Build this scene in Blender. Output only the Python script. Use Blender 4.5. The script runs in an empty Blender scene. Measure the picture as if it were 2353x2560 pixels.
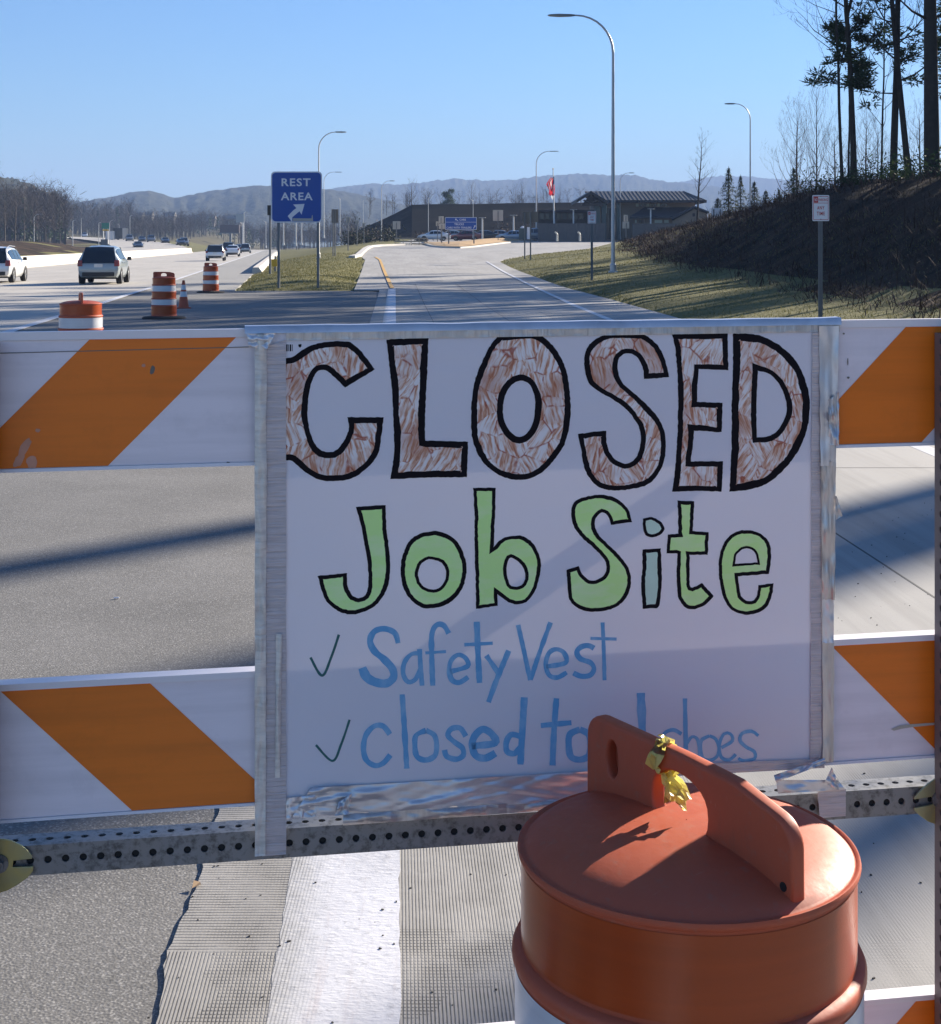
import bpy, bmesh, math, random
from mathutils import Vector, Matrix, noise
from mathutils.geometry import tessellate_polygon

# ------------------------------------------------------------------ camera, world, sun, exposure
SC = bpy.context.scene
COL = SC.collection
F, CX, HY, CAMZ = 3600.0, 1176.5, 616.0, 1.65      # focal length, centre column and horizon row in photograph pixels
cam_d = bpy.data.cameras.new('camera')
cam_d.sensor_fit = 'HORIZONTAL'
cam_d.sensor_width = 36.0
cam_d.lens = 36.0 * F / 2353.0
cam_d.shift_y = -(1280.0 - HY) / 2353.0
cam_d.clip_start = 0.05
cam_d.clip_end = 12000.0
cam = bpy.data.objects.new('camera', cam_d)
cam.location = (0, 0, CAMZ)
cam.rotation_euler = (math.radians(90), 0, 0)
COL.objects.link(cam)
SC.camera = cam

SUN_EL = math.radians(21.0)
SUN_AZ = math.radians(44.5)          # clockwise from +Y
SUN_DIR = Vector((math.sin(SUN_AZ) * math.cos(SUN_EL), math.cos(SUN_AZ) * math.cos(SUN_EL), math.sin(SUN_EL)))
world = bpy.data.worlds.new('World')
SC.world = world
world.use_nodes = True
wn = world.node_tree.nodes
wn.clear()
w_out = wn.new('ShaderNodeOutputWorld')
w_bg = wn.new('ShaderNodeBackground')
w_sky = wn.new('ShaderNodeTexSky')
w_sky.sky_type = 'NISHITA'
w_sky.sun_disc = False
w_sky.sun_elevation = SUN_EL
w_sky.sun_rotation = SUN_AZ
w_sky.altitude = 600
w_sky.air_density = 1.3
w_sky.dust_density = 0.2
w_sky.ozone_density = 7.0
w_bg.inputs['Strength'].default_value = 0.0465
w_tint = wn.new('ShaderNodeMix')
w_tint.data_type = 'RGBA'; w_tint.blend_type = 'MULTIPLY'
w_tint.inputs[0].default_value = 1.0
w_tint.inputs[7].default_value = (0.80, 0.885, 1.04, 1)      # the camera's cool white balance
world.node_tree.links.new(w_sky.outputs[0], w_tint.inputs[6])
world.node_tree.links.new(w_tint.outputs[2], w_bg.inputs[0])
world.node_tree.links.new(w_bg.outputs[0], w_out.inputs[0])

sun_d = bpy.data.lights.new('sun', 'SUN')
sun_d.energy = 4.5
sun_d.angle = math.radians(0.53)
sun_d.color = (1.0, 0.90, 0.76)
sun = bpy.data.objects.new('sun', sun_d)
sun.rotation_euler = SUN_DIR.to_track_quat('Z', 'Y').to_euler()
sun.location = (40, 40, 60)
COL.objects.link(sun)

SC.view_settings.view_transform = 'Standard'
SC.view_settings.look = 'None'
SC.view_settings.exposure = 1.72
SC.view_settings.gamma = 1.0
SC.view_settings.use_curve_mapping = False
SC.render.engine = 'CYCLES'
SC.cycles.use_denoising = True
SC.cycles.max_bounces = 7
SC.cycles.diffuse_bounces = 3
SC.cycles.glossy_bounces = 3
SC.cycles.transmission_bounces = 4
SC.cycles.transparent_max_bounces = 8
SC.cycles.volume_bounces = 0
SC.cycles.sample_clamp_indirect = 6.0
SC.cycles.caustics_reflective = False
SC.cycles.caustics_refractive = False

R = random.Random(7)

# ------------------------------------------------------------------ pixel helpers (photograph pixels to world points)
def ray(px, py):
    return Vector(((px - CX) / F, 1.0, (HY - py) / F))

def at(px, py, D):
    d = ray(px, py)
    return Vector((d.x * D, D, CAMZ + d.z * D))

def lerp(a, b, t):
    return a + (b - a) * t

def sstep(t):
    t = max(0.0, min(1.0, t))
    return t * t * (3 - 2 * t)

def interp(tab, x):
    if x <= tab[0][0]:
        return tab[0][1]
    for (x0, y0), (x1, y1) in zip(tab, tab[1:]):
        if x <= x1:
            return lerp(y0, y1, (x - x0) / (x1 - x0))
    return tab[-1][1]

# ------------------------------------------------------------------ terrain
ZR = [(45, 0), (60, 0.08), (80, 0.24), (110, 0.61), (140, 1.17), (170, 1.78), (200, 2.37), (230, 2.75), (300, 3.0)]
def z_ramp(y):
    return interp(ZR, y)
def z_hw(y):
    return 0.0 if y < 60 else min(0.0028 * (y - 60), 0.68)
def x_line(y):                       # white edge line of the highway
    return -5.4 - 0.127 * y
def x_hr(y):                         # right edge of its shoulder
    return x_line(y) + 3.4
def x_bar(y):                        # foot of the median barrier
    return x_line(y) - interp([(0, 14.2), (104, 13.7), (256, 11.8), (400, 11.0)], y)
XRL = [(-90, 4.0), (-12, -0.12), (3.9, -0.72), (53, -3.35), (53.2, -4.3), (110, -8.05), (122, -9.3), (140, -10.6), (158, -11.1), (166, -9.9), (172, -9.2), (240, -9.2)]
def x_rl(y):
    return interp(XRL, y)
XRR = [(-90, 9.5), (-12, 6.6), (3, 6.0), (30, 4.9), (45, 4.36), (56, 3.66), (72, 3.1), (90, 2.45), (105, 2.1), (112, 2.7), (126, 5.3), (142, 10.6), (160, 13.8), (185, 18.0), (230, 25.7), (240, 27)]
def x_rr(y):
    return interp(XRR, y)
ZC = [(0, 3.6), (45, 4.0), (52, 4.2), (67, 4.4), (79, 3.9), (107, 3.45), (128, 3.0), (150, 2.7), (190, 2.6), (230, 3.0), (320, 3.1)]
def x_toe(y):
    return max(8.3 + 0.032 * (y - 40), x_rr(y) + 1.6)
ZL = [(100, 0.1), (150, 0.3), (256, 0.9), (270, 1.1), (340, 2.1), (420, 3.2), (520, 4.6), (700, 8), (1000, 14), (1500, 14)]

def T(x, y):
    """ground height, roads not counted"""
    yy = max(y, 0) if y > 0 else 0
    xh, xr, xb = x_hr(yy), x_rr(yy), x_bar(yy)
    xl = x_rl(yy)
    if x > xr:
        base = z_ramp(yy)
        xt = x_toe(yy)
        g = base + 0.10 * (min(x, xt) - xr)
        if x > xt:
            xc = max(xt + 7.6, 17.0)
            zc = max(interp(ZC, yy), g + 0.3)
            t = (x - xt) / (xc - xt)
            g = lerp(g, zc, sstep(t))
            if t > 1:
                g += 0.015 * min(x - xc, 60)
        return g + 0.05 * noise.noise(Vector((x * 0.35, y * 0.2, 0)))
    if x >= xl:
        return z_ramp(yy)
    if x > xh:
        m = (x - xh) / max(xl - xh, 0.5)
        z = lerp(z_hw(yy), z_ramp(yy), sstep(m))
        if yy > 53:
            z += 0.28 * math.sin(math.pi * m) * sstep((yy - 53) / 10)
        return z
    if x >= xb:
        return z_hw(yy)
    d = xb - x
    z = lerp(z_hw(yy), interp(ZL, yy), sstep(d / 15))
    z += 1.9 * math.exp(-((yy - 165) / 60) ** 2) * sstep(d / 14) * sstep((-x / max(yy, 1) - 0.235) / 0.05)
    if yy > 250:
        z += sstep((yy - 250) / 400) * max(0, -x - 0.26 * yy) * 0.10
    return z

def hit(px, py, off=0.0):
    """point where a pixel's ray meets the ground"""
    d = ray(px, py)
    D = 3.0
    while D < 900:
        p = Vector((d.x * D, D, CAMZ + d.z * D))
        if p.z <= T(p.x, p.y) + off:
            return p
        D *= 1.004
    return at(px, py, 900)

# ------------------------------------------------------------------ mesh builder
W = {}
class MB:
    def __init__(self):
        self.v, self.f, self.m = [], [], []
    def add(self, vs, fs, mi=0):
        o = len(self.v)
        self.v += [Vector(p) for p in vs]
        self.f += [tuple(i + o for i in f) for f in fs]
        self.m += [mi] * len(fs)
        return self
    def quad(self, a, b, c, d, mi=0):
        return self.add([a, b, c, d], [(0, 1, 2, 3)], mi)
    def box(self, c, s, rz=0.0, M=None, mi=0, taper=1.0):
        x, y, z = s[0] / 2, s[1] / 2, s[2] / 2
        vs = [Vector((sx * x * (taper if sz > 0 else 1), sy * y * (taper if sz > 0 else 1), sz * z)) for sz in (-1, 1) for sy in (-1, 1) for sx in (-1, 1)]
        if M is None:
            M = Matrix.Rotation(rz, 3, 'Z')
        vs = [M @ p + Vector(c) for p in vs]
        return self.add(vs, [(0, 2, 3, 1), (4, 5, 7, 6), (0, 1, 5, 4), (2, 6, 7, 3), (0, 4, 6, 2), (1, 3, 7, 5)], mi)
    def path(self, pts, rads, n=6, cap=True, mi=0):
        pts = [Vector(p) for p in pts]
        if not isinstance(rads, (list, tuple)):
            rads = [rads] * len(pts)
        o = len(self.v)
        ref = None
        for i, p in enumerate(pts):
            t = (pts[min(i + 1, len(pts) - 1)] - pts[max(i - 1, 0)])
            if t.length < 1e-9:
                t = Vector((0, 0, 1))
            t.normalize()
            if ref is None:
                ref = Vector((0, 0, 1)) if abs(t.z) < 0.9 else Vector((1, 0, 0))
            a = ref - t * ref.dot(t)
            if a.length < 1e-6:
                a = Vector((0, 1, 0)) - t * t.y
            a.normalize()
            ref = a
            b = t.cross(a)
            for k in range(n):
                th = 2 * math.pi * k / n
                self.v.append(p + (a * math.cos(th) + b * math.sin(th)) * rads[i])
        for i in range(len(pts) - 1):
            for k in range(n):
                self.f.append((o + i * n + k, o + i * n + (k + 1) % n, o + (i + 1) * n + (k + 1) % n, o + (i + 1) * n + k))
                self.m.append(mi)
        if cap:
            self.f.append(tuple(o + k for k in range(n))[::-1])
            self.f.append(tuple(o + (len(pts) - 1) * n + k for k in range(n)))
            self.m += [mi, mi]
        return self
    def lathe(self, prof, n=48, c=(0, 0, 0), mi=0):
        c = Vector(c)
        o = len(self.v)
        for r, z in prof:
            for k in range(n):
                th = 2 * math.pi * k / n
                self.v.append(c + Vector((r * math.cos(th), r * math.sin(th), z)))
        for i in range(len(prof) - 1):
            for k in range(n):
                self.f.append((o + i * n + k, o + i * n + (k + 1) % n, o + (i + 1) * n + (k + 1) % n, o + (i + 1) * n + k))
                self.m.append(mi)
        return self
    def prism(self, outer, holes, fn, t0, t1, mi=0):
        """solid from a flat outline with holes; fn(x, y, depth) places a point"""
        loops = [outer] + list(holes)
        flat = [p for l in loops for p in l]
        tris = tessellate_polygon([[Vector((p[0], p[1], 0)) for p in l] for l in loops])
        n = len(flat)
        o = len(self.v)
        self.v += [Vector(fn(p[0], p[1], t0)) for p in flat] + [Vector(fn(p[0], p[1], t1)) for p in flat]
        for a, b, c in tris:
            self.f.append((o + a, o + b, o + c)); self.f.append((o + n + c, o + n + b, o + n + a))
            self.m += [mi, mi]
        s = 0
        for l in loops:
            for i in range(len(l)):
                j = (i + 1) % len(l)
                self.f.append((o + s + i, o + s + j, o + n + s + j, o + n + s + i)); self.m.append(mi)
            s += len(l)
        return self
    def sheet(self, outer, holes, fn, mi=0):
        loops = [outer] + list(holes)
        flat = [p for l in loops for p in l]
        tris = tessellate_polygon([[Vector((p[0], p[1], 0)) for p in l] for l in loops])
        return self.add([fn(p[0], p[1]) for p in flat], [tuple(t) for t in tris], mi)
    def build(self, name, mat, parent=None, smooth=False, flip=True, bevel=0.0):
        me = bpy.data.meshes.new(name)
        off = W.get(parent.name, Vector((0, 0, 0))) if parent else Vector((0, 0, 0))
        me.from_pydata([p - off for p in self.v], [], self.f)
        mats = mat if isinstance(mat, (list, tuple)) else [mat]
        for m_ in mats:
            me.materials.append(m_)
        if len(mats) > 1:
            me.polygons.foreach_set('material_index', self.m)
        if flip:
            bm = bmesh.new(); bm.from_mesh(me)
            bmesh.ops.recalc_face_normals(bm, faces=bm.faces)
            if bevel:
                bmesh.ops.bevel(bm, geom=[e for e in bm.edges if e.is_manifold and e.calc_face_angle(0) > 0.6], offset=bevel, segments=2, affect='EDGES', profile=0.6)
            bm.to_mesh(me); bm.free()
        if smooth:
            me.polygons.foreach_set('use_smooth', [True] * len(me.polygons))
            if smooth is not True:
                me.set_sharp_from_angle(angle=math.radians(smooth))
        me.update()
        o = bpy.data.objects.new(name, me)
        COL.objects.link(o)
        if parent:
            o.parent = parent
            W[o.name] = off.copy()
        return o

def tag(o, label=None, cat=None, group=None, kind=None):
    if label: o['label'] = label
    if cat: o['category'] = cat
    if group: o['group'] = group
    if kind: o['kind'] = kind
    return o

def thing(name, label, cat, loc=(0, 0, 0), group=None, rz=0.0):
    o = bpy.data.objects.new(name, None)
    o.empty_display_size = 0.2
    o.location = loc
    o.rotation_euler = (0, 0, rz)
    COL.objects.link(o)
    W[o.name] = Vector(loc)
    return tag(o, label, cat, group)

def local_thing(name, label, cat, group=None):
    """built round the origin in its own axes, placed afterwards"""
    return thing(name, label, cat, (0, 0, 0), group)

def dup(root, loc, rz=0.0, scale=1.0, label=None, group=None):
    r = root.copy(); COL.objects.link(r)
    r.location = loc; r.rotation_euler = (0, 0, rz); r.scale = (scale,) * 3 if not isinstance(scale, tuple) else scale
    if label: r['label'] = label
    if group: r['group'] = group
    for ch in list(root.children):
        c = ch.copy(); COL.objects.link(c); c.parent = r
        for g in list(ch.children):
            d = g.copy(); COL.objects.link(d); d.parent = c
    return r

# ------------------------------------------------------------------ materials
MATS = {}
class NT:
    def __init__(self, name):
        self.mat = bpy.data.materials.new(name)
        self.mat.use_nodes = True
        self.n = self.mat.node_tree.nodes
        self.l = self.mat.node_tree.links
        self.n.clear()
        self.out = self.n.new('ShaderNodeOutputMaterial')
        self.p = self.n.new('ShaderNodeBsdfPrincipled')
        self.l.new(self.p.outputs[0], self.out.inputs['Surface'])
        self.co = None
    def coord(self, which='Object'):
        if self.co is None:
            self.co = self.n.new('ShaderNodeTexCoord')
        return self.co.outputs[which]
    def mapping(self, scale=(1, 1, 1), rot=(0, 0, 0), src=None, loc=(0, 0, 0)):
        m = self.n.new('ShaderNodeMapping')
        m.inputs['Scale'].default_value = scale
        m.inputs['Rotation'].default_value = rot
        m.inputs['Location'].default_value = loc
        self.l.new(src if src is not None else self.coord(), m.inputs['Vector'])
        return m.outputs[0]
    def noise(self, scale, detail=4, rough=0.55, src=None, dist=0.0):
        t = self.n.new('ShaderNodeTexNoise')
        t.inputs['Scale'].default_value = scale
        t.inputs['Detail'].default_value = detail
        t.inputs['Roughness'].default_value = rough
        t.inputs['Distortion'].default_value = dist
        self.l.new(src if src is not None else self.coord(), t.inputs['Vector'])
        return t.outputs['Fac']
    def voronoi(self, scale, feature='F1', out='Distance', src=None, rnd=1.0):
        t = self.n.new('ShaderNodeTexVoronoi')
        t.feature = feature
        t.inputs['Scale'].default_value = scale
        t.inputs['Randomness'].default_value = rnd
        self.l.new(src if src is not None else self.coord(), t.inputs['Vector'])
        return t.outputs[out]
    def wave(self, scale, direction='X', dist=0.0, dscale=1.0, src=None, profile='SIN', detail=2):
        t = self.n.new('ShaderNodeTexWave')
        t.wave_type = 'BANDS'; t.bands_direction = direction; t.wave_profile = profile
        t.inputs['Scale'].default_value = scale
        t.inputs['Distortion'].default_value = dist
        t.inputs['Detail'].default_value = detail
        t.inputs['Detail Scale'].default_value = dscale
        self.l.new(src if src is not None else self.coord(), t.inputs['Vector'])
        return t.outputs['Fac']
    def ramp(self, fac, stops, interp_='LINEAR'):
        r = self.n.new('ShaderNodeValToRGB')
        r.color_ramp.interpolation = interp_
        e = r.color_ramp.elements
        while len(e) < len(stops):
            e.new(0.5)
        for el, (pos, c) in zip(e, stops):
            el.position = pos
            el.color = (c, c, c, 1) if isinstance(c, (int, float)) else (*c, 1)
        self.l.new(fac, r.inputs[0])
        return r.outputs[0]
    def mix(self, a, b, fac, mode='MIX'):
        m = self.n.new('ShaderNodeMix')
        m.data_type = 'RGBA'; m.blend_type = mode
        for sock, val in ((m.inputs[0], fac), (m.inputs[6], a), (m.inputs[7], b)):
            if hasattr(val, 'links'):
                self.l.new(val, sock)
            elif isinstance(val, (int, float)):
                sock.default_value = val if sock is m.inputs[0] else (val, val, val, 1)
            else:
                sock.default_value = (*val, 1)
        return m.outputs[2]
    def math(self, op, a, b=0.0, c=0.0):
        m = self.n.new('ShaderNodeMath'); m.operation = op
        for i, val in enumerate((a, b, c)):
            if hasattr(val, 'links'):
                self.l.new(val, m.inputs[i])
            else:
                m.inputs[i].default_value = val
        return m.outputs[0]
    def sep(self, src=None):
        s = self.n.new('ShaderNodeSeparateXYZ')
        self.l.new(src if src is not None else self.coord(), s.inputs[0])
        return s.outputs
    def bump(self, h, strength=0.3, dist=0.01, prev=None):
        b = self.n.new('ShaderNodeBump')
        b.inputs['Strength'].default_value = strength
        b.inputs['Distance'].default_value = dist
        self.l.new(h, b.inputs['Height'])
        if prev is not None:
            self.l.new(prev, b.inputs['Normal'])
        self.l.new(b.outputs[0], self.p.inputs['Normal'])
        return b.outputs[0]
    def set(self, color=None, rough=None, metal=None, spec=None, coat=None, sub=None):
        for key, val in (('Base Color', color), ('Roughness', rough), ('Metallic', metal), ('Specular IOR Level', spec), ('Coat Weight', coat)):
            if val is None:
                continue
            s = self.p.inputs[key]
            if hasattr(val, 'links'):
                self.l.new(val, s)
            elif key == 'Base Color':
                s.default_value = (*val, 1)
            else:
                s.default_value = val
        return self
    def translucent(self, color, fac):
        t = self.n.new('ShaderNodeBsdfTranslucent')
        mx = self.n.new('ShaderNodeMixShader')
        mx.inputs[0].default_value = fac
        if hasattr(color, 'links'):
            self.l.new(color, t.inputs[0])
        else:
            t.inputs[0].default_value = (*color, 1)
        self.l.new(self.p.outputs[0], mx.inputs[1]); self.l.new(t.outputs[0], mx.inputs[2])
        self.l.new(mx.outputs[0], self.out.inputs['Surface'])
        return self

def simple(name, col, rough=0.55, metal=0.0, var=0.12, nscale=8.0, bump=0.0, bscale=60.0, spec=0.5):
    if name in MATS:
        return MATS[name]
    t = NT(name)
    n = t.noise(nscale, 5, 0.6)
    c = t.mix(tuple(x * (1 - var) for x in col), tuple(min(1, x * (1 + var)) for x in col), n)
    t.set(color=c, rough=rough, metal=metal, spec=spec)
    if bump:
        t.bump(t.noise(bscale, 3), bump, 0.01)
    MATS[name] = t.mat
    return t.mat

def text_outline(s, w, h, spacing=1.0, bold=0.0):
    """flat letter mesh scaled to w x h, lower left at 0,0: (verts2d, faces)"""
    cu = bpy.data.curves.new('lettering', 'FONT')
    cu.body = s
    cu.space_character = spacing
    cu.resolution_u = 3
    cu.offset = bold
    ob = bpy.data.objects.new('lettering', cu)
    COL.objects.link(ob)
    dg = bpy.context.evaluated_depsgraph_get()
    me = bpy.data.meshes.new_from_object(ob.evaluated_get(dg))
    vs = [v.co.copy() for v in me.vertices]
    fs = [tuple(p.vertices) for p in me.polygons]
    bpy.data.objects.remove(ob); bpy.data.curves.remove(cu); bpy.data.meshes.remove(me)
    x0, x1 = min(v.x for v in vs), max(v.x for v in vs)
    y0, y1 = min(v.y for v in vs), max(v.y for v in vs)
    return [((v.x - x0) / (x1 - x0) * w, (v.y - y0) / (y1 - y0) * h) for v in vs], fs

def rrect(x0, y0, x1, y1, r, n=5):
    pts = []
    for cx, cy, a0 in ((x1 - r, y0 + r, -90), (x1 - r, y1 - r, 0), (x0 + r, y1 - r, 90), (x0 + r, y0 + r, 180)):
        for k in range(n + 1):
            a = math.radians(a0 + 90 * k / n)
            pts.append((cx + r * math.cos(a), cy + r * math.sin(a)))
    return pts
# ------------------------------------------------------------------ ground materials
def m_grass():
    t = NT('dry_grass')
    n1 = t.noise(0.35, 5, 0.6); n2 = t.noise(6, 4, 0.7)
    c = t.mix((0.115, 0.112, 0.042), (0.20, 0.18, 0.075), t.ramp(n1, [(0.35, 0.0), (0.65, 1.0)]))
    c = t.mix(c, (0.07, 0.072, 0.028), t.ramp(n2, [(0.45, 0.0), (0.75, 0.8)]))
    t.set(color=c, rough=0.95, spec=0.1)
    t.bump(t.noise(5, 6, 0.75), 0.6, 0.06)
    return t.mat
def m_brush():
    t = NT('bare_brush_soil')
    n1 = t.noise(0.5, 6, 0.65); n2 = t.noise(4, 5, 0.7)
    c = t.mix((0.020, 0.017, 0.012), (0.095, 0.060, 0.040), t.ramp(n1, [(0.38, 0.0), (0.66, 1.0)]))
    c = t.mix(c, (0.10, 0.08, 0.05), t.ramp(n2, [(0.6, 0.0), (0.8, 0.6)]))
    t.set(color=c, rough=0.95, spec=0.1)
    t.bump(t.noise(2.5, 7, 0.75), 1.0, 0.35)
    return t.mat
def m_far():
    t = NT('far_fields')
    n1 = t.noise(0.02, 5, 0.6)
    t.set(color=t.mix((0.07, 0.062, 0.035), (0.14, 0.12, 0.06), n1), rough=0.95, spec=0.1)
    return t.mat
M_GRASS, M_BRUSH, M_FAR = m_grass(), m_brush(), m_far()

def axis(spans):
    out = []
    for a, b, s in spans:
        k = max(1, round((b - a) / s))
        out += [a + (b - a) * i / k for i in range(k)]
    out.append(spans[-1][1])
    return out
gx = axis([(-3000, -800, 275), (-800, -200, 40), (-200, -60, 7), (-60, -24, 2.0), (-24, 30, 1.0), (30, 60, 3), (60, 200, 14), (200, 800, 60), (800, 3000, 275)])
gy = axis([(-90, 0, 6), (0, 24, 3), (24, 130, 1.6), (130, 250, 4), (250, 600, 14), (600, 1200, 60), (1200, 4400, 200)])
gm = MB()
for y in gy:
    for x in gx:
        z = T(x, y)
        if y < 244 and x_bar(max(y, 0)) - 0.4 < x < x_rr(max(y, 0)) and not (y > 53.2 and x_hr(y) < x < x_rl(y)):
            z -= 0.16
        elif y >= 244 and x_bar(y) - 0.4 < x < x_hr(y):
            z -= 0.16
        gm.v.append(Vector((x, y, z)))
nx = len(gx)
for j in range(len(gy) - 1):
    for i in range(nx - 1):
        xm, ym = (gx[i] + gx[i + 1]) / 2, max(0, (gy[j] + gy[j + 1]) / 2)
        mi = 0
        if ym > 420 or xm < -260 or xm > 200:
            mi = 2
        elif xm > x_toe(ym) + 1.2 + 1.2 * noise.noise(Vector((xm * .3, ym * .15, 5))) + (0 if ym < 105 else (ym - 105) * 0.10):
            mi = 1
        elif xm < x_bar(ym) - 6 and -xm / max(ym, 1) > 0.25:
            mi = 1 if noise.noise(Vector((xm * .08, ym * .05, 2))) > -0.25 else 0
        gm.f.append((j * nx + i, j * nx + i + 1, (j + 1) * nx + i + 1, (j + 1) * nx + i)); gm.m.append(mi)
tag(gm.build('ground', [M_GRASS, M_BRUSH, M_FAR], smooth=True, flip=False), kind='structure')

# ------------------------------------------------------------------ roads
def m_concrete(name, dark, light, tined):
    t = NT(name)
    # along-road coordinate frame: shear so that x follows the road
    s = t.sep()
    xr = t.math('MULTIPLY_ADD', s[1], 0.0525, s[0])
    cmb = t.n.new('ShaderNodeCombineXYZ')
    t.l.new(xr, cmb.inputs[0]); t.l.new(s[1], cmb.inputs[1])
    rv = cmb.outputs[0]
    n_big = t.noise(0.5, 4, 0.6, src=t.mapping((1, 0.25, 1), src=rv))
    n_str = t.noise(3.0, 5, 0.65, src=t.mapping((1.5, 0.06, 1), src=rv))
    n_fine = t.noise(90, 4, 0.7, src=rv)
    n_spk = t.voronoi(70, src=rv)
    c = t.mix(dark, light, t.ramp(n_big, [(0.3, 0.0), (0.7, 1.0)]))
    c = t.mix(c, tuple(x * 0.72 for x in dark), t.ramp(n_str, [(0.5, 0.0), (0.72, 0.55)]))
    c = t.mix(c, 0.5, t.math('MULTIPLY', n_fine, 0.55), 'OVERLAY')
    c = t.mix(c, tuple(x * 0.45 for x in dark), t.ramp(n_spk, [(0.06, 0.6), (0.13, 0.0)]))
    t.set(color=c, rough=0.78, spec=0.35)
    h = t.math('ADD', t.math('MULTIPLY', n_fine, 0.5), t.math('MULTIPLY', t.noise(25, 4, 0.6, src=rv), 0.6))
    if tined:
        near = t.ramp(s[1], [(0.0, 1.0), (1.0, 1.0)])
        # lengthwise grooves right of the painted band, crosswise ridges left of it and close to the viewer
        g_len = t.ramp(t.wave(37, 'X', 0.25, 3.0, src=rv), [(0.15, 0.0), (0.5, 1.0)])
        g_crs = t.ramp(t.wave(22, 'Y', 0.7, 6.0, src=rv), [(0.12, 0.0), (0.4, 1.0)])
        left = t.math('LESS_THAN', xr, -0.22)
        patch = t.noise(1.4, 3, 0.5, src=rv)
        w_crs_l = t.math('MULTIPLY', left, t.math('GREATER_THAN', s[1], 3.36))
        w_crs_r = t.math('MULTIPLY', t.math('LESS_THAN', s[1], 3.47), t.math('GREATER_THAN', patch, 0.44))
        w_crs = t.math('MINIMUM', t.math('ADD', w_crs_l, t.math('MULTIPLY', w_crs_r, 0.8)), 1.0)
        w_len = t.math('SUBTRACT', 1.0, t.math('MULTIPLY', w_crs_l, 0.94))
        groove = t.math('MULTIPLY', t.math('SUBTRACT', 1.0, t.math('MULTIPLY', t.math('SUBTRACT', 1.0, g_len), w_len)),
                        t.math('SUBTRACT', 1.0, t.math('MULTIPLY', t.math('SUBTRACT', 1.0, g_crs), w_crs)))
        fade = t.ramp(t.math('DIVIDE', s[1], 14.0), [(0.3, 1.0), (0.75, 0.12)])
        groove = t.mix(1.0, groove, fade)
        worn = t.ramp(t.noise(5, 4, 0.65, src=rv), [(0.36, 0.15), (0.62, 1.0)])
        groove = t.mix(1.0, groove, worn)
        groove = t.mix(1.0, groove, t.ramp(t.math('ADD', xr, t.math('MULTIPLY', patch, 0.3)), [(0.58, 1.0), (0.90, 0.10)]))
        c2 = t.mix(tuple(x * 0.40 for x in dark), c, groove)
        t.set(color=c2)
        h = t.math('ADD', t.math('MULTIPLY', h, 0.25), groove)
        t.bump(h, 0.85, 0.004)
    else:
        t.bump(h, 0.5, 0.006)
    return t.mat
def m_asphalt(name, dark, light, scale=1.0):
    t = NT(name)
    pit = t.voronoi(130 * scale)
    peb = t.voronoi(190 * scale, out='Color')
    n = t.noise(1.1, 5, 0.6); n2 = t.noise(45 * scale, 5, 0.75)
    c = t.mix(dark, light, t.ramp(n, [(0.3, 0.1), (0.7, 0.9)]))
    c = t.mix(c, tuple(min(1, x * 2.6) for x in light), t.ramp(peb, [(0.62, 0.0), (0.9, 0.42)]))
    c = t.mix(c, tuple(x * 0.3 for x in dark), t.ramp(n2, [(0.25, 0.6), (0.46, 0.0)]))
    t.set(color=c, rough=0.85, spec=0.3)
    t.bump(t.math('ADD', t.math('MULTIPLY', pit, 0.9), t.math('MULTIPLY', n2, 1.0)), 0.34, 0.004)
    return t.mat
M_RAMP = m_concrete('tined_concrete', (0.262, 0.252, 0.235), (0.36, 0.347, 0.325), True)
M_HWY = m_concrete('highway_concrete', (0.38, 0.355, 0.315), (0.47, 0.44, 0.39), False)
M_ASPH = m_asphalt('gore_asphalt', (0.115, 0.112, 0.106), (0.185, 0.179, 0.169))
M_SHLD = m_asphalt('shoulder_asphalt', (0.22, 0.215, 0.20), (0.29, 0.28, 0.26))

def strip(name, ys, xl, xr, zf, off, mat, nx=1, skirt=0.25, kind='structure', parent=None):
    b = MB()
    for y in ys:
        a, c = xl(y), xr(y)
        oo = off if y < 44 or off < 0.0045 else off + 0.02
        b.v.append(Vector((a, y, zf(y) + oo - skirt)))
        for k in range(nx + 1):
            b.v.append(Vector((lerp(a, c, k / nx), y, zf(y) + oo)))
        b.v.append(Vector((c, y, zf(y) + oo - skirt)))
    w = nx + 3
    for j in range(len(ys) - 1):
        for i in range(w - 1):
            b.f.append((j * w + i, j * w + i + 1, (j + 1) * w + i + 1, (j + 1) * w + i)); b.m.append(0)
    o = b.build(name, mat, parent, flip=False)
    if kind:
        tag(o, kind=kind)
    return o
def yrows(a, b, s):
    k = max(1, round((b - a) / s))
    return [a + (b - a) * i / k for i in range(k + 1)]
RG = random.Random(3)
jag = {}
def xl_ragged(y):
    if y > 12:
        return x_rl(y)
    if y not in jag:
        jag[y] = 0.022 * noise.noise(Vector((y * 3.1, 0, 0))) + 0.008 * noise.noise(Vector((y * 13, 3, 0))) + RG.uniform(-.003, .003) + 0.02 * sstep((3.35 - y) / .3)
    return x_rl(y) + jag[y]
strip('gore_asphalt', yrows(-70, 53.6, 2.0), lambda y: x_hr(y) - 3.4, lambda y: x_rl(y) + 0.35, z_hw, -0.003, M_ASPH)
ramp = strip('ramp_road', yrows(-70, 1.5, 3) + yrows(1.55, 7, 0.035) + yrows(7.2, 53, 1.0) + yrows(53.2, 240, 2.2), xl_ragged, x_rr, z_ramp, 0.004, M_RAMP, nx=2, skirt=0.03)
strip('highway', yrows(-72, 420, 6), lambda y: x_bar(y) - 0.35, x_line, z_hw, 0.004, M_HWY)
strip('highway_shoulder', yrows(53.6, 420, 5), x_line, x_hr, z_hw, 0.0, M_SHLD)

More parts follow.
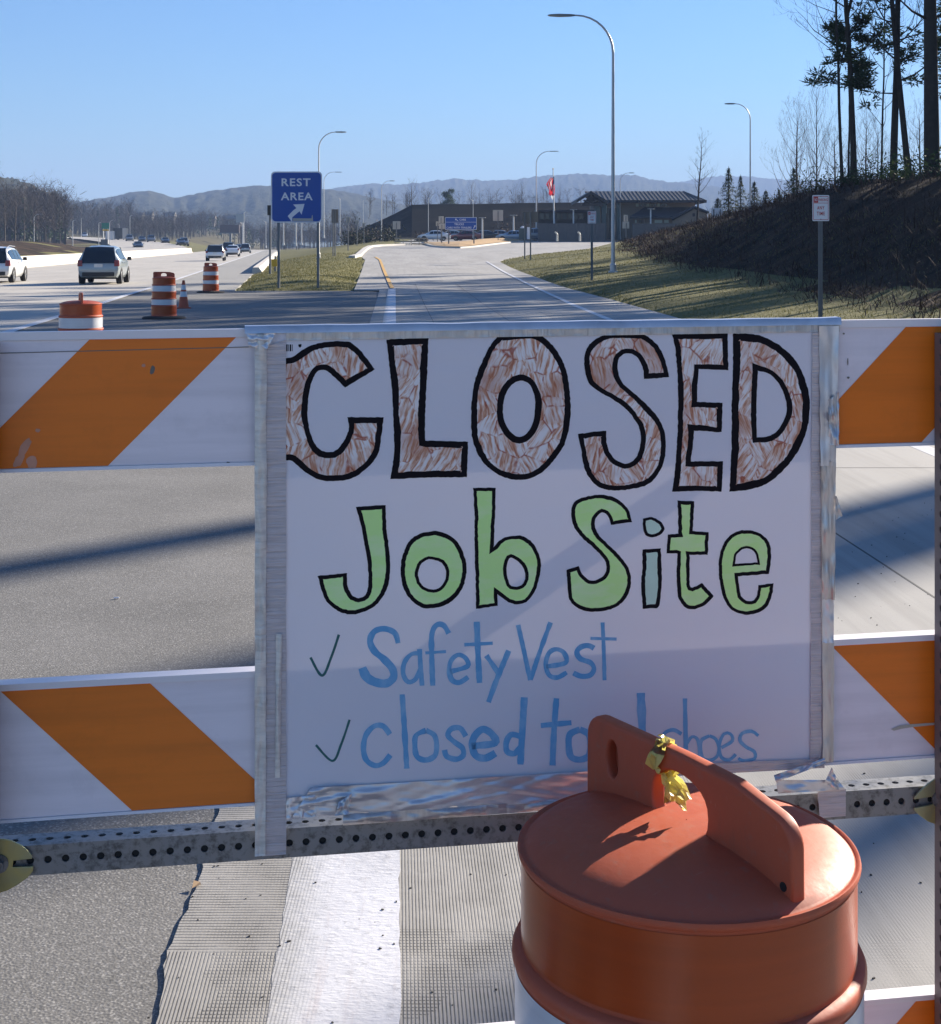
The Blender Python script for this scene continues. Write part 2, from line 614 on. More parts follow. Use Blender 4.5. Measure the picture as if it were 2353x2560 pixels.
# painted markings
def m_paint(name, col, worn=0.45, edge=None):
    t = NT(name)
    n1 = t.noise(1.2, 4, 0.6); n2 = t.noise(38, 5, 0.7)
    c = t.mix(col, tuple(x * 0.62 for x in col), t.ramp(n1, [(0.45, 0.0), (0.8, 0.8)]))
    c = t.mix(c, tuple(x * 0.45 for x in col), t.ramp(n2, [(0.54, 0.0), (0.70, worn)]))
    n3 = t.noise(7, 5, 0.7, src=t.mapping((3.5, 0.2, 1)))
    c = t.mix(c, (0.42, 0.35, 0.335), t.ramp(n3, [(0.54, 0.0), (0.74, worn * 0.8)]))
    if edge is not None:
        # worn thin along its left edge, the tined concrete showing through
        s = t.sep()
        xr = t.math('MULTIPLY_ADD', s[1], 0.0525, s[0])
        d = t.math('DIVIDE', t.math('SUBTRACT', xr, edge), 0.13)
        k = t.math('ADD', d, t.math('MULTIPLY', t.math('SUBTRACT', t.noise(16, 5, 0.7, src=t.mapping((1, .4, 1))), 0.5), 1.1))
        thin = t.ramp(k, [(0.0, 0.9), (0.9, 0.0)])
        g = t.ramp(t.wave(37, 'X', 0.4, 3.0), [(0.1, 0.0), (0.5, 1.0)])
        c = t.mix(c, t.mix((0.16, 0.155, 0.145), (0.40, 0.39, 0.37), g), thin)
    t.set(color=c, rough=0.6, spec=0.4)
    t.bump(t.math('ADD', t.noise(30, 4, 0.6, src=t.mapping((1, 3, 1))), t.math('MULTIPLY', n2, 0.6)), 0.45, 0.006)
    return t.mat
M_WPAINT = m_paint('white_road_paint', (0.60, 0.60, 0.61))
M_WPAINTW = m_paint('worn_white_road_paint', (0.60, 0.60, 0.62), 0.5, -0.278)
M_YPAINT = m_paint('yellow_road_paint', (0.62, 0.36, 0.08))
def xband(y):
    return -0.336 - 0.0522 * (y - 3.9)
def band_half(y):
    return 0.143
bandj = {}
def bj(y, k):
    if (y, k) not in bandj:
        bandj[(y, k)] = RG.uniform(-.003, .003)
    return bandj[(y, k)]
strip('white_gore_line', yrows(-60, 1.5, 2) + yrows(1.55, 8, 0.05) + yrows(8.5, 54, 1.5), lambda y: xband(y) - band_half(y) + bj(y, 0), lambda y: xband(y) + band_half(y) + bj(y, 1), z_ramp, 0.0047, M_WPAINTW, skirt=0.0005)
strip('yellow_edge_line', yrows(54.5, 118, 2), lambda y: x_rl(y) + interp([(54, 1.35), (118, 1.0)], y), lambda y: x_rl(y) + interp([(54, 1.5), (118, 1.18)], y), z_ramp, 0.011, M_YPAINT, skirt=0.004)
strip('white_edge_line', yrows(-60, 104, 2), lambda y: 3.20 - 0.0275 * (y - 30) - 0.08, lambda y: 3.20 - 0.0275 * (y - 30) + 0.08, z_ramp, 0.0056, M_WPAINT, skirt=0.001)
strip('highway_edge_line', yrows(-60, 400, 6), lambda y: x_line(y) - 0.1, lambda y: x_line(y) + 0.12, z_hw, 0.011, M_WPAINT, skirt=0.004)
# sealed joints between the concrete slabs
M_SEAL = simple('joint_sealant', (0.03, 0.03, 0.03), 0.7)
for jx in (2.31, 0.62):
    strip('sealed_joint', yrows(-2, 60, 2), lambda y, j=jx: j - 0.0525 * y + 0.22 - 0.006, lambda y, j=jx: j - 0.0525 * y + 0.22 + 0.006, z_ramp, 0.0050, M_SEAL, skirt=0.002)
for jy in (6.07, 10.7, 16.1, 20.7, 25.3, 30.0, 34.5, 39.0):
    strip('sealed_joint', [jy, jy + 0.012], lambda y: x_rl(y) + 0.1, lambda y: x_rr(y) - 0.1, z_ramp, 0.0053, M_SEAL, skirt=0.002)

# kerb round the left side of the ramp, and the mulch island with its kerb
M_KERB = simple('kerb_concrete', (0.50, 0.47, 0.42), 0.8, var=0.15, nscale=3)
def kerb(name, pts, w=0.35, h=0.17):
    b = MB()
    pts = [Vector(p) for p in pts]
    for i, p in enumerate(pts):
        t = (pts[min(i + 1, len(pts) - 1)] - pts[max(i - 1, 0)]); t.z = 0; t.normalize()
        n = Vector((-t.y, t.x, 0))
        for s, z in ((-.5, -.2), (-.5, h), (.5, h), (.5, -.2)):
            b.v.append(p + n * w * s + Vector((0, 0, z)))
    for i in range(len(pts) - 1):
        for k in range(4):
            b.f.append((4 * i + k, 4 * i + (k + 1) % 4, 4 * i + 4 + (k + 1) % 4, 4 * i + 4 + k)); b.m.append(0)
    b.f += [(0, 1, 2, 3), tuple(4 * (len(pts) - 1) + k for k in (3, 2, 1, 0))]; b.m += [0, 0]
    return tag(b.build(name, M_KERB), kind='structure')
kerb('kerb', [hit(*p) for p in ((880, 645), (896, 641), (904, 633), (914, 624), (926, 618), (950, 615.5), (986, 614), (1030, 612.5), (1062, 611.5))], 0.5, 0.2)
isl = [hit(*p) for p in ((1064, 611.5), (1085, 617), (1115, 620), (1148, 621), (1180, 618.5), (1215, 614), (1260, 608.5), (1300, 605), (1350, 601.5), (1400, 599))]
kerb('kerb', isl, 0.4, 0.17)
back = [p + Vector((-1.0 * (i < 3), 22 + i * 2, 0)) for i, p in enumerate(isl)]
ib = MB()
for k in range(6):
    t = k / 5
    for p, q in zip(isl, back):
        v = p.lerp(q, t)
        v.z = lerp(p.z, T(q.x, q.y), t) + 0.15 + 0.45 * math.sin(math.pi * min(t + 0.05, 1)) * math.sin(math.pi * (isl.index(p) + 0.3) / len(isl))
        ib.v.append(v)
for k in range(5):
    for i in range(len(isl) - 1):
        a = k * len(isl) + i
        ib.f.append((a, a + 1, a + 1 + len(isl), a + len(isl))); ib.m.append(0)
M_MULCH = simple('tan_mulch', (0.34, 0.21, 0.09), 0.95, var=0.3, nscale=2.0, bump=0.6, bscale=8)
tag(ib.build('mulch_island', M_MULCH, flip=False), kind='structure')

# the other carriageway climbing away on the far left
oc = [(150, -45.5, 0.25), (230, -54, 0.75), (270, -60, 1.25), (340, -79, 2.35), (420, -107, 3.6), (500, -142, 4.7), (560, -175, 5.4)]
b = MB()
for y, x, z in oc:
    b.v += [Vector((x - 7, y, z + 0.25)), Vector((x + 7, y, z + 0.25))]
for i in range(len(oc) - 1):
    b.f.append((2 * i, 2 * i + 1, 2 * i + 3, 2 * i + 2)); b.m.append(0)
tag(b.build('far_carriageway', M_HWY, flip=False), kind='structure')

# ------------------------------------------------------------------ hills
def m_hill(name, a, b_, sc):
    t = NT(name)
    n1 = t.noise(sc, 6, 0.7); n2 = t.noise(sc * 9, 4, 0.7)
    c = t.mix(a, b_, t.ramp(n1, [(0.35, 0.0), (0.65, 1.0)]))
    c = t.mix(c, tuple(x * 0.4 for x in a), t.ramp(n2, [(0.5, 0.0), (0.7, 0.7)]))
    t.set(color=c, rough=1.0, spec=0.0)
    t.bump(n2, 1.0, 6.0)
    return t.mat
def hill(name, ridge, D, depth, zb, mat, seed, tree=3.0, step=2.5):
    b = MB()
    xs = []
    x = ridge[0][0]
    while x <= ridge[-1][0]:
        xs.append(x); x += step
    rows = 14
    for r in range(rows + 1):
        t = r / rows
        for px in xs:
            zr = CAMZ + (HY - interp(ridge, px)) * D / F
            X = (px - CX) / F * D
            d = D - depth * (1 - t) * (1 + 0.25 * noise.noise(Vector((X * 0.004, seed, 0))))
            z = zb + (zr - zb) * sstep(t) ** 0.8
            rav = noise.noise(Vector((X * 0.008 + seed, t * 1.2, 0))) * 0.08 + noise.noise(Vector((X * 0.025, t * 3, seed))) * 0.03
            z += (zr - zb) * rav * math.sin(math.pi * t)
            if t > 0.15:
                z += tree * noise.noise(Vector((X * 0.09, t * 13, seed))) + (tree * 0.9 * abs(noise.noise(Vector((X * 0.31, 7, seed)))) if r == rows else 0)
            b.v.append(Vector((X * d / D, d, z)))
    for px in xs:
        X = (px - CX) / F * D
        b.v.append(Vector((X, D + 120, zb - 5)))
    n = len(xs)
    for r in range(rows + 1):
        for i in range(n - 1):
            b.f.append((r * n + i, r * n + i + 1, (r + 1) * n + i + 1, (r + 1) * n + i)); b.m.append(0)
    return tag(b.build(name, mat, flip=False, smooth=False), kind='structure')
M_HILL1 = m_hill('wooded_hillside', (0.055, 0.048, 0.032), (0.075, 0.085, 0.042), 0.02)
M_HILL2 = m_hill('wooded_ridge', (0.05, 0.05, 0.034), (0.08, 0.078, 0.05), 0.012)
hill('wooded_hill', [(-160, 395), (-60, 420), (0, 446), (44, 455), (84, 467), (140, 493), (170, 510), (210, 530)], 1000, 420, 12, M_HILL1, 1.3, 3.0)
hill('middle_hills', [(140, 520), (230, 503), (300, 492), (335, 484), (372, 481), (405, 490), (436, 498), (470, 491), (520, 480), (560, 475), (600, 470), (645, 466), (690, 470), (760, 478), (820, 478), (870, 485), (930, 496), (1000, 512), (1080, 530), (1200, 545)], 1900, 800, 14, M_HILL2, 4.1, 2.2)
hill('blue_ridge', [(640, 500), (780, 482), (830, 475), (870, 467), (920, 462), (960, 461), (1010, 463), (1050, 460), (1080, 454), (1115, 452), (1138, 448), (1170, 452), (1210, 454), (1250, 452), (1290, 450), (1335, 444), (1380, 440), (1420, 438), (1470, 436), (1500, 440), (1560, 439), (1590, 441), (1620, 449), (1650, 455), (1680, 459), (1730, 463), (1800, 470), (1900, 480)], 3200, 1100, 16, M_HILL2, 8.7, 3.5)
hill('far_ridge', [(1560, 470), (1640, 463), (1690, 457), (1730, 450), (1770, 443), (1800, 440), (1850, 441), (1890, 445), (1950, 449), (2010, 452), (2060, 450), (2120, 448), (2200, 452), (2353, 460), (2600, 455)], 4000, 700, 18, M_HILL2, 12.2, 3.5, 3.0)

# ------------------------------------------------------------------ haze: one closed box of thin air
hz = MB().box((0, 2100, 108), (7200, 4800, 223))
ho = hz.build('haze', bpy.data.materials.new('haze'))
hm = ho.data.materials[0]; hm.use_nodes = True
hm.node_tree.nodes.clear()
h_out = hm.node_tree.nodes.new('ShaderNodeOutputMaterial')
h_v = hm.node_tree.nodes.new('ShaderNodeVolumePrincipled')
h_v.inputs['Color'].default_value = (0.37, 0.53, 0.86, 1)
h_v.inputs['Density'].default_value = 0.00030
h_v.inputs['Anisotropy'].default_value = 0.0
hm.node_tree.links.new(h_v.outputs[0], h_out.inputs['Volume'])
tag(ho, kind='stuff')
# ------------------------------------------------------------------ trees
M_BARK = simple('dark_bark', (0.055, 0.045, 0.036), 0.95, var=0.35, nscale=5, bump=0.6, bscale=20, spec=0.1)
M_BARK2 = simple('grey_bark', (0.13, 0.105, 0.082), 0.95, var=0.3, nscale=4, spec=0.1)
def m_leaf(name, a, b_):
    t = NT(name)
    n = t.noise(0.7, 3, 0.6)
    c = t.mix(a, b_, t.ramp(n, [(0.35, 0.0), (0.65, 1.0)]))
    t.set(color=c, rough=0.7, spec=0.25)
    t.translucent(c, 0.25)
    return t.mat
M_PINE = m_leaf('pine_needles', (0.022, 0.04, 0.014), (0.055, 0.08, 0.026))
M_SPRUCE = m_leaf('conifer_needles', (0.03, 0.05, 0.022), (0.06, 0.085, 0.035))

def limb(b, rng, p, d, L, r, depth, n, up=0.35, twigs=4, tips=None):
    segs = 5 if depth > 1 else 3
    pts, rads = [p.copy()], [r]
    q, dd = p.copy(), d.normalized()
    for i in range(segs):
        dd = (dd + Vector((rng.uniform(-.22, .22), rng.uniform(-.22, .22), rng.uniform(-.12, .2) + up * 0.25))).normalized()
        q = q + dd * (L / segs)
        pts.append(q.copy()); rads.append(r * (1 - 0.86 * (i + 1) / segs))
    b.path(pts, rads, n, cap=False)
    if tips is not None and depth <= 1:
        tips.append((pts[-1], dd)); tips.append((pts[-2], dd))
    if depth > 0:
        for k in range(twigs):
            t = rng.uniform(0.25, 1.0)
            i = min(int(t * segs), segs - 1)
            s = pts[i].lerp(pts[i + 1], t * segs - i)
            base = (pts[i + 1] - pts[i]).normalized()
            side = Vector((rng.uniform(-1, 1), rng.uniform(-1, 1), rng.uniform(-.3, .8)))
            side = (side - base * side.dot(base)).normalized()
            limb(b, rng, s, base * 0.75 + side * 0.8, L * rng.uniform(0.35, 0.6) * (1.15 - t * 0.4), max(r * (1 - 0.8 * t) * 0.6, 0.006), depth - 1, 3, up, max(3, twigs - 1), tips)

def bare_tree_meshes(seed, H, r0, fb, spread, nb, depth=2, lean=(0, 0), fork=None, twigs=4, up=0.5):
    """trunk and crown of a leafless tree standing at the origin"""
    rng = random.Random(seed)
    tr, cr = MB(), MB()
    n = 10
    pts, rads = [], []
    wob = Vector((0, 0, 0))
    for i in range(n + 1):
        t = i / n
        wob += Vector((rng.uniform(-.1, .1), rng.uniform(-.1, .1), 0)) * H * 0.035
        pts.append(Vector((lean[0] * t, lean[1] * t, H * t)) + wob)
        rads.append(r0 * ((1 - t) ** 0.75 * 0.92 + 0.05) * (1.25 if i == 0 else 1))
    pts[0].z = -0.5
    tr.path(pts, rads, 9, cap=False)
    if fork:
        fz, ang, fl = fork
        i = min(int(fz * n), n - 1)
        p = pts[i]
        q = [p]
        for k in range(1, 7):
            q.append(p + Vector((ang * fl * k / 6, 0.2 * k / 6, fl * k / 6)) + Vector((-ang * fl * 0.12 * (k / 6) ** 2, 0, 0)))
        tr.path(q, [rads[i] * 0.7 * (1 - 0.12 * k) for k in range(7)], 7, cap=False)
        for k in range(2, 7):
            limb(cr, rng, q[k], Vector((rng.uniform(-1, 1), rng.uniform(-1, 1), 0.6)), H * 0.16, 0.05, depth - 1, 4, up, twigs)
    for k in range(nb):
        t = fb + (1 - fb) * (k + rng.random()) / nb
        i = min(int(t * n), n - 1)
        p = pts[i].lerp(pts[i + 1], t * n - i)
        a = k * 2.4 + rng.uniform(-.5, .5)
        L = spread * (0.45 + 0.75 * (1 - (t - fb) / (1 - fb))) * rng.uniform(0.7, 1.2)
        limb(cr, rng, p, Vector((math.cos(a), math.sin(a), rng.uniform(0.25, 0.9))), L, max(rads[i] * 0.34, 0.02), depth, 4, up, twigs)
    return tr, cr

def needle_clump(b, rng, c, rad, n, ln=0.28):
    for _ in range(n):
        v = Vector((rng.gauss(0, 1), rng.gauss(0, 1), rng.gauss(0, 0.7)))
        v = v.normalized() * rad * rng.random() ** 0.5
        v.z *= 0.65
        d = (v.normalized() + Vector((rng.uniform(-.6, .6), rng.uniform(-.6, .6), rng.uniform(-.3, .8)))).normalized()
        s = d.cross(Vector((rng.uniform(-1, 1), rng.uniform(-1, 1), rng.uniform(-1, 1)))).normalized() * ln * 0.15
        p = c + v
        b.add([p - s, p + s, p + d * ln * rng.uniform(.7, 1.4)], [(0, 1, 2)])

def pine_meshes(seed, H, r0, clumps, lean=(0, 0), n_lo=0.45, spread=3.0, dens=110, rad=(0.5, 1.0)):
    rng = random.Random(seed)
    tr, cr = MB(), MB()
    n = 10
    pts = [Vector((lean[0] * i / n + rng.uniform(-.06, .06) * i ** .5 * .3, lean[1] * i / n, H * i / n)) for i in range(n + 1)]
    pts[0].z = -0.5
    rads = [r0 * ((1 - i / n) ** 0.8 * 0.95 + 0.05) for i in range(n + 1)]
    tr.path(pts, rads, 10, cap=False)
    for k in range(clumps):
        t = n_lo + (1 - n_lo) * (k + rng.random()) / clumps
        i = min(int(t * n), n - 1)
        p = pts[i].lerp(pts[i + 1], t * n - i)
        a = rng.uniform(0, 6.283)
        L = spread * rng.uniform(0.5, 1.2) * (1.15 - 0.6 * (t - n_lo) / (1 - n_lo))
        tips = []
        limb(tr, rng, p, Vector((math.cos(a), math.sin(a), rng.uniform(-.15, .35))), L, max(rads[i] * 0.25, 0.03), 1, 4, 0.15, 4, tips)
        for q, d in tips:
            needle_clump(cr, rng, q, rng.uniform(*rad), dens)
    return tr, cr

def spruce_meshes(seed, H, rad, n=900):
    rng = random.Random(seed)
    tr, cr = MB(), MB()
    tr.path([(0, 0, -0.4), (0, 0, H * 0.5), (0, 0, H * 0.98)], [H * 0.018, H * 0.011, 0.02], 6, cap=False)
    lay = 16
    for L in range(lay):
        t = L / lay
        z = H * (0.07 + 0.9 * t)
        rr = rad * (1 - t) ** 0.85 * rng.uniform(0.75, 1.15)
        nb = 9 - int(4 * t)
        for k in range(nb):
            a = k * 6.283 / nb + rng.uniform(-.35, .35) + L
            ln = rr * rng.uniform(0.65, 1.2)
            tip = Vector((math.cos(a) * ln, math.sin(a) * ln, z - 0.12 * ln + rng.uniform(-.1, .1)))
            st = Vector((0, 0, z + 0.1))
            tr.path([st, tip], [0.02, 0.006], 3, cap=False)
            m = max(3, int(n / (lay * 7)))
            for _ in range(m * 2):
                u = rng.uniform(0.2, 1.05)
                p = st.lerp(tip, u) + Vector((rng.gauss(0, .12 * ln * .5), rng.gauss(0, .12 * ln * .5), rng.gauss(0, 0.06 * H * .25)))
                d = (tip - st).normalized() + Vector((rng.uniform(-.9, .9), rng.uniform(-.9, .9), rng.uniform(-.7, .3)))
                s = d.cross(Vector((0, 0, 1))).normalized() * 0.05 * (H / 6) ** .5
                cr.add([p - s, p + s, p + d.normalized() * 0.26 * (H / 6) ** .5], [(0, 1, 2)])
    return tr, cr

def tree_thing(name, label, meshes, mats, group=None):
    t = local_thing(name, label, 'tree', group)
    tr, cr = meshes
    tr.build('trunk', mats[0], t, smooth=True, flip=False)
    cr.build('crown', mats[1], t, flip=False)
    return t
def place(t, p, rz=0.0, s=1.0):
    t.location = p; t.rotation_euler = (0, 0, rz)
    t.scale = (s, s, s) if not isinstance(s, tuple) else s
    return t
def gnd(px, D):
    X = (px - CX) / F * D
    return Vector((X, D, T(X, D) - 0.1))

G1 = 'tall trees on the crest of the right bank'
# tall trees on the bank crest, left to right in the picture
t1 = tree_thing('bare_tree', 'slim dark leafless tree at the left edge of the grove on the bank', bare_tree_meshes(11, 19, 0.082, 0.24, 3.6, 36, 3, (0.8, 0), twigs=4), (M_BARK, M_BARK), G1)
place(t1, gnd(2108, 66), 2.2)
t2 = tree_thing('forked_tree', 'dark leafless tree on the bank whose trunk forks into a Y', bare_tree_meshes(23, 19.5, 0.155, 0.30, 3.6, 28, 3, (-0.95, 0), (0.40, 0.24, 10), twigs=4), (M_BARK, M_BARK), G1)
place(t2, gnd(2133, 66), 0)
t3 = tree_thing('pine_tree', 'thick trunked pine behind the forked tree with needle clumps halfway up', pine_meshes(31, 21, 0.195, 30, (0.6, 0), 0.22, 2.6, 20, (0.2, 0.42)), (M_BARK, M_PINE), G1)
place(t3, gnd(2233, 69), 0)
t4 = tree_thing('bare_tree', 'thin straight leafless sapling between the forked tree and the thick pine', bare_tree_meshes(37, 15, 0.06, 0.2, 2.4, 24, 2, (0.5, 0), twigs=4), (M_BARK, M_BARK), G1)
place(t4, gnd(2203, 72), 1.0)
t5 = tree_thing('leaning_tree', 'leafless tree with curved leaning trunk left of the thickest trunk', bare_tree_meshes(41, 19.5, 0.16, 0.25, 3.6, 26, 3, (-2.0, 0), twigs=4), (M_BARK, M_BARK), G1)
place(t5, gnd(2279, 66), 0.0)
t6 = tree_thing('pine_tree', 'massive pine with the thickest trunk at the edge of the picture', pine_meshes(47, 23, 0.335, 30, (-0.4, 0), 0.26, 3.0, 20, (0.22, 0.45)), (M_BARK, M_PINE), G1)
place(t6, gnd(2331, 58), 0.6)
t7 = tree_thing('pine_tree', 'pine with hanging needle clumps left of the forked tree, low on its trunk', pine_meshes(53, 7.6, 0.06, 12, (0.1, 0), 0.55, 2.1, 26, (0.18, 0.38)), (M_BARK, M_PINE), G1)
place(t7, gnd(2121, 67), 0.3)

# trees beyond the picture's right edge that throw the shadows lying on the road
G2 = 'grove beyond the right edge shading the road'
rs = random.Random(5)
shade = [(30.2, 40.6, 4), (33.6, 40.6, 4), (36.1, 41.9, 4), (33.2, 36.4, 4), (22, 58, 2), (26, 56, 3), (36, 64, 1), (31, 62, 2), (22, 61, 0), (25, 68, 1), (20.5, 52, 0), (34, 72, 2), (29, 77, 1), (42, 72, 0), (27, 51, 0), (23, 47, 0), (40, 86, 3), (48, 94, 1), (36, 100, 1), (46, 78, 3), (52, 86, 1), (56, 104, 3), (44, 112, 1), (19, 46, 2), (21, 40, 0), (24, 60, 0), (27, 70, 0), (30, 82, 3), (24.5, 69, 1), (30, 84, 3), (36, 100, 1), (28.5, 79, 2), (33, 93, 3), (27, 74, 1), (25, 63, 3), (23, 58, 0), (21.5, 54, 1), (41, 115, 3)]
tall = tree_thing('bare_tree', 'tall straight leafless tree of the grove behind the right bank, outside the view', bare_tree_meshes(201, 31, 0.36, 0.55, 4.0, 16, 2, twigs=3), (M_BARK, M_BARK), G2)
place(tall, (32.6, 38.7, T(32.6, 38.7) - .1))
srcs = {0: t1, 1: t3, 2: t5, 3: t6, 4: tall}
words = {0: 'slim leafless tree', 1: 'pine', 2: 'leaning leafless tree', 3: 'massive pine', 4: 'straight leafless tree'}
for k, (x, y, kind) in enumerate(shade):
    dup(srcs[kind], (x, y, T(x, y) - 0.1), rs.uniform(0, 6.28), rs.uniform(0.95, 1.3) if kind < 4 else 1.0, 'tall ' + words[kind] + ' of the grove behind the right bank, outside the view', G2)

# smaller trees farther along the bank
G3 = 'small leafless trees beyond the bank'
sb = tree_thing('bare_tree', 'spreading pale leafless tree left of the tall grove', bare_tree_meshes(61, 10, 0.16, 0.18, 4.2, 26, 3, twigs=4, up=0.9), (M_BARK2, M_BARK2), G3)
place(sb, gnd(1992, 125), 0.4, (0.9, 0.9, 1.0))
dup(sb, gnd(2042, 128), 2.0, (0.62, 0.62, 1.25), 'narrow pale leafless tree just left of the tall grove', G3)
dup(sb, gnd(2088, 120), 4.1, (0.9, 0.9, 0.75), 'low spreading leafless tree at the foot of the slim dark tree', G3)
dup(sb, gnd(2165, 130), 1.1, (0.9, 0.9, 1.0), 'pale leafless tree seen behind the forked tree', G3)
dup(sb, gnd(2195, 118), 5.1, (0.6, 0.6, 0.8), 'small pale leafless tree behind the sapling in the grove', G3)
dup(sb, gnd(2300, 122), 3.1, (0.9, 0.9, 0.95), 'pale leafless tree seen between the leaning tree and massive pine', G3)
lone = tree_thing('bare_tree', 'single tall leafless tree standing right of the dark roofed building', bare_tree_meshes(71, 11, 0.15, 0.42, 2.3, 20, 2, (0.9, 0), twigs=4), (M_BARK, M_BARK), G3)
p = at(1740, 478, 175); p.z = T(p.x, p.y) - 0.1
place(lone, p, 0, (1.1, 1.1, 1.12))
sp = tree_thing('spruce_tree', 'pointed evergreen, taller of the pair beside the lone leafless tree', spruce_meshes(81, 7.6, 2.0, 1300), (M_BARK, M_SPRUCE), 'evergreens beside the building')
place(sp, gnd(1822, 152), 0)
for px, D, s, lab in ((1852, 158, (0.75, 0.75, 0.92), 'pointed evergreen just left of the distant lamp post on the bank'), (1795, 150, (1.0, 1.0, 0.55), 'low bushy evergreen left of the tall pointed pair'),
                      (1886, 150, (0.95, 0.95, 0.78), 'evergreen right of the distant lamp post on the bank'), (1915, 146, (0.9, 0.9, 0.62), 'broad low evergreen under the pale leafless trees'),
                      (1948, 140, (0.8, 0.8, 0.58), 'dark evergreen beside the short lamp on the bank crest'), (1985, 138, (1.0, 1.0, 0.85), 'evergreen standing inside the spreading leafless tree')):
    dup(sp, gnd(px, D), px * 0.7, s, lab)
# trees behind the dark berm
bt = tree_thing('bare_tree', 'broad leafless tree above the left end of the dark berm', bare_tree_meshes(91, 11, 0.2, 0.15, 4.5, 24, 2, twigs=5, up=0.9), (M_BARK2, M_BARK2), 'trees behind the dark berm')
def behind(px, py_top, D, h=11.0):
    top = at(px, py_top, D)
    return Vector((top.x, top.y, top.z - h))
place(bt, behind(1028, 455, 330), 0.2, (0.95, 0.95, 1.0))
for px, py, rz, s, lab in ((1178, 462, 1, 0.9, 'leafless tree above the berm behind the blue sign'), (1305, 460, 2, 1.0, 'leafless tree above the berm left of the flagpole'), (1290, 468, 3.3, 0.7, 'small leafless tree close left of the flagpole tree'),
                           (1360, 475, 4, 0.8, 'leafless tree directly left of the flagpole'), (1222, 478, 5, 0.7, 'thin leafless tree above the square tan sign'), (1400, 478, 5.6, 0.8, 'leafless tree between flagpole and building roof')):
    dup(bt, behind(px, py, 330), rz, (s * .8, s * .8, 1.0), lab)
pb = tree_thing('pine_tree', 'small round topped pine above the berm behind the blue sign', pine_meshes(95, 10, 0.14, 12, (0, 0), 0.45, 2.0, 50, (0.5, 0.9)), (M_BARK, M_PINE), 'trees behind the dark berm')
place(pb, behind(1120, 480, 320, 10), 0)
# big leafless trees at the left edge
lt = tree_thing('bare_tree', 'large round crowned leafless tree rising above the left wood', bare_tree_meshes(101, 17, 0.3, 0.3, 7, 26, 3, twigs=4, up=0.8), (M_BARK2, M_BARK2), 'leafless trees at the edge of the left wood')
place(lt, gnd(112, 330), 0, (.8, .8, .84))
kk = 0
for px, D, s, lab in ((-20, 250, 1.0, 'leafless tree at the left border of the picture, on the brushy bank'), (12, 262, 0.85, 'leafless tree behind the white estate car'), (38, 240, 0.75, 'dark leafless tree rooted above the white estate car'),
                      (60, 300, 0.9, 'leafless tree left of the first far lamp post'), (84, 290, 0.7, 'leafless tree behind the first far lamp post'), (135, 320, 0.75, 'leafless tree right of the large round crowned tree'),
                      (150, 345, 0.65, 'last leafless tree before the wood steps down to the right')):
    dup(lt, gnd(px, D), kk * 1.7, (s * .7, s * .7, s * .74), lab); kk += 1

# the far wood that reads as one mass
M_WOOD = simple('winter_twigs', (0.105, 0.086, 0.072), 1.0, var=0.35, nscale=0.05, spec=0.05)
rw = random.Random(17)
wd, we = MB(), MB()
def far_tree(b, p, h):
    r = h * 0.012
    b.path([p, p + Vector((0, 0, h * .9))], [r, r * .3], 3, cap=False)
    for _ in range(26):
        z = rw.uniform(0.25, 1.0)
        a = rw.uniform(0, 6.283)
        L = h * 0.30 * (1.15 - abs(z - 0.55)) * rw.uniform(.5, 1.1)
        s = p + Vector((0, 0, h * z * 0.9))
        e = s + Vector((math.cos(a) * L, math.sin(a) * L, L * rw.uniform(.4, 1.3)))
        w = Vector((-math.sin(a), math.cos(a), 0)) * h * 0.006
        b.add([s - w, s + w, e], [(0, 1, 2)])
        for _k in range(4):
            u = s.lerp(e, rw.uniform(.35, 1))
            d = Vector((rw.uniform(-1, 1), rw.uniform(-1, 1), rw.uniform(-.1, 1))).normalized() * L * 0.55
            w2 = Vector((rw.uniform(-1, 1), rw.uniform(-1, 1), rw.uniform(-1, 1))).normalized() * h * 0.004
            b.add([u - w2, u + w2, u + d], [(0, 1, 2)])
def far_fir(b, p, h):
    for _ in range(90):
        t = rw.random()
        a = rw.uniform(0, 6.283)
        rr = h * 0.2 * (1.02 - t) * rw.uniform(.5, 1.1)
        c = p + Vector((math.cos(a) * rr, math.sin(a) * rr, h * (0.12 + .88 * t)))
        d = Vector((rw.uniform(-1, 1), rw.uniform(-1, 1), rw.uniform(-1, .5))).normalized() * h * .09
        w = Vector((rw.uniform(-1, 1), rw.uniform(-1, 1), rw.uniform(-1, 1))).normalized() * h * .035
        b.add([c - w, c + w, c + d], [(0, 1, 2)])
def clear(px, D):
    # the clearings with houses, and the open road
    return (330 < px < 700 and 640 < D < 760)
for k in range(1150):
    px = rw.uniform(-70, 730)
    D = rw.choice((rw.uniform(560, 650), rw.uniform(600, 900), rw.uniform(760, 1050)))
    if px < 165:
        D = rw.uniform(300, 560)
    if clear(px, D):
        continue
    p = gnd(px, D)
    h = rw.uniform(9, 15) * (0.76 if px > 330 else 1.0)
    if rw.random() < 0.10:
        far_fir(we, p, h * 0.8)
    else:
        far_tree(wd, p, h)
for k in range(650):
    px = rw.uniform(150, 705); D = rw.uniform(430, 600)
    if at(px, 600, D).x > x_bar(D) - 16 and at(px, 600, D).x < x_hr(min(D, 420)) + 3:
        continue
    if px < 330 and D < 540:
        continue
    far_tree(wd, gnd(px, D), rw.uniform(4, 8.5))
for k in range(150):
    px = rw.uniform(690, 900); D = rw.uniform(340, 800)
    far_tree(wd, gnd(px, D), rw.uniform(5, 10))
for k in range(60):
    px = rw.uniform(900, 1500); D = rw.uniform(300, 380)
    far_tree(wd, at(px, rw.uniform(535, 545), D), rw.uniform(3, 6.5))
tag(wd.build('woods', M_WOOD, flip=False), kind='stuff')
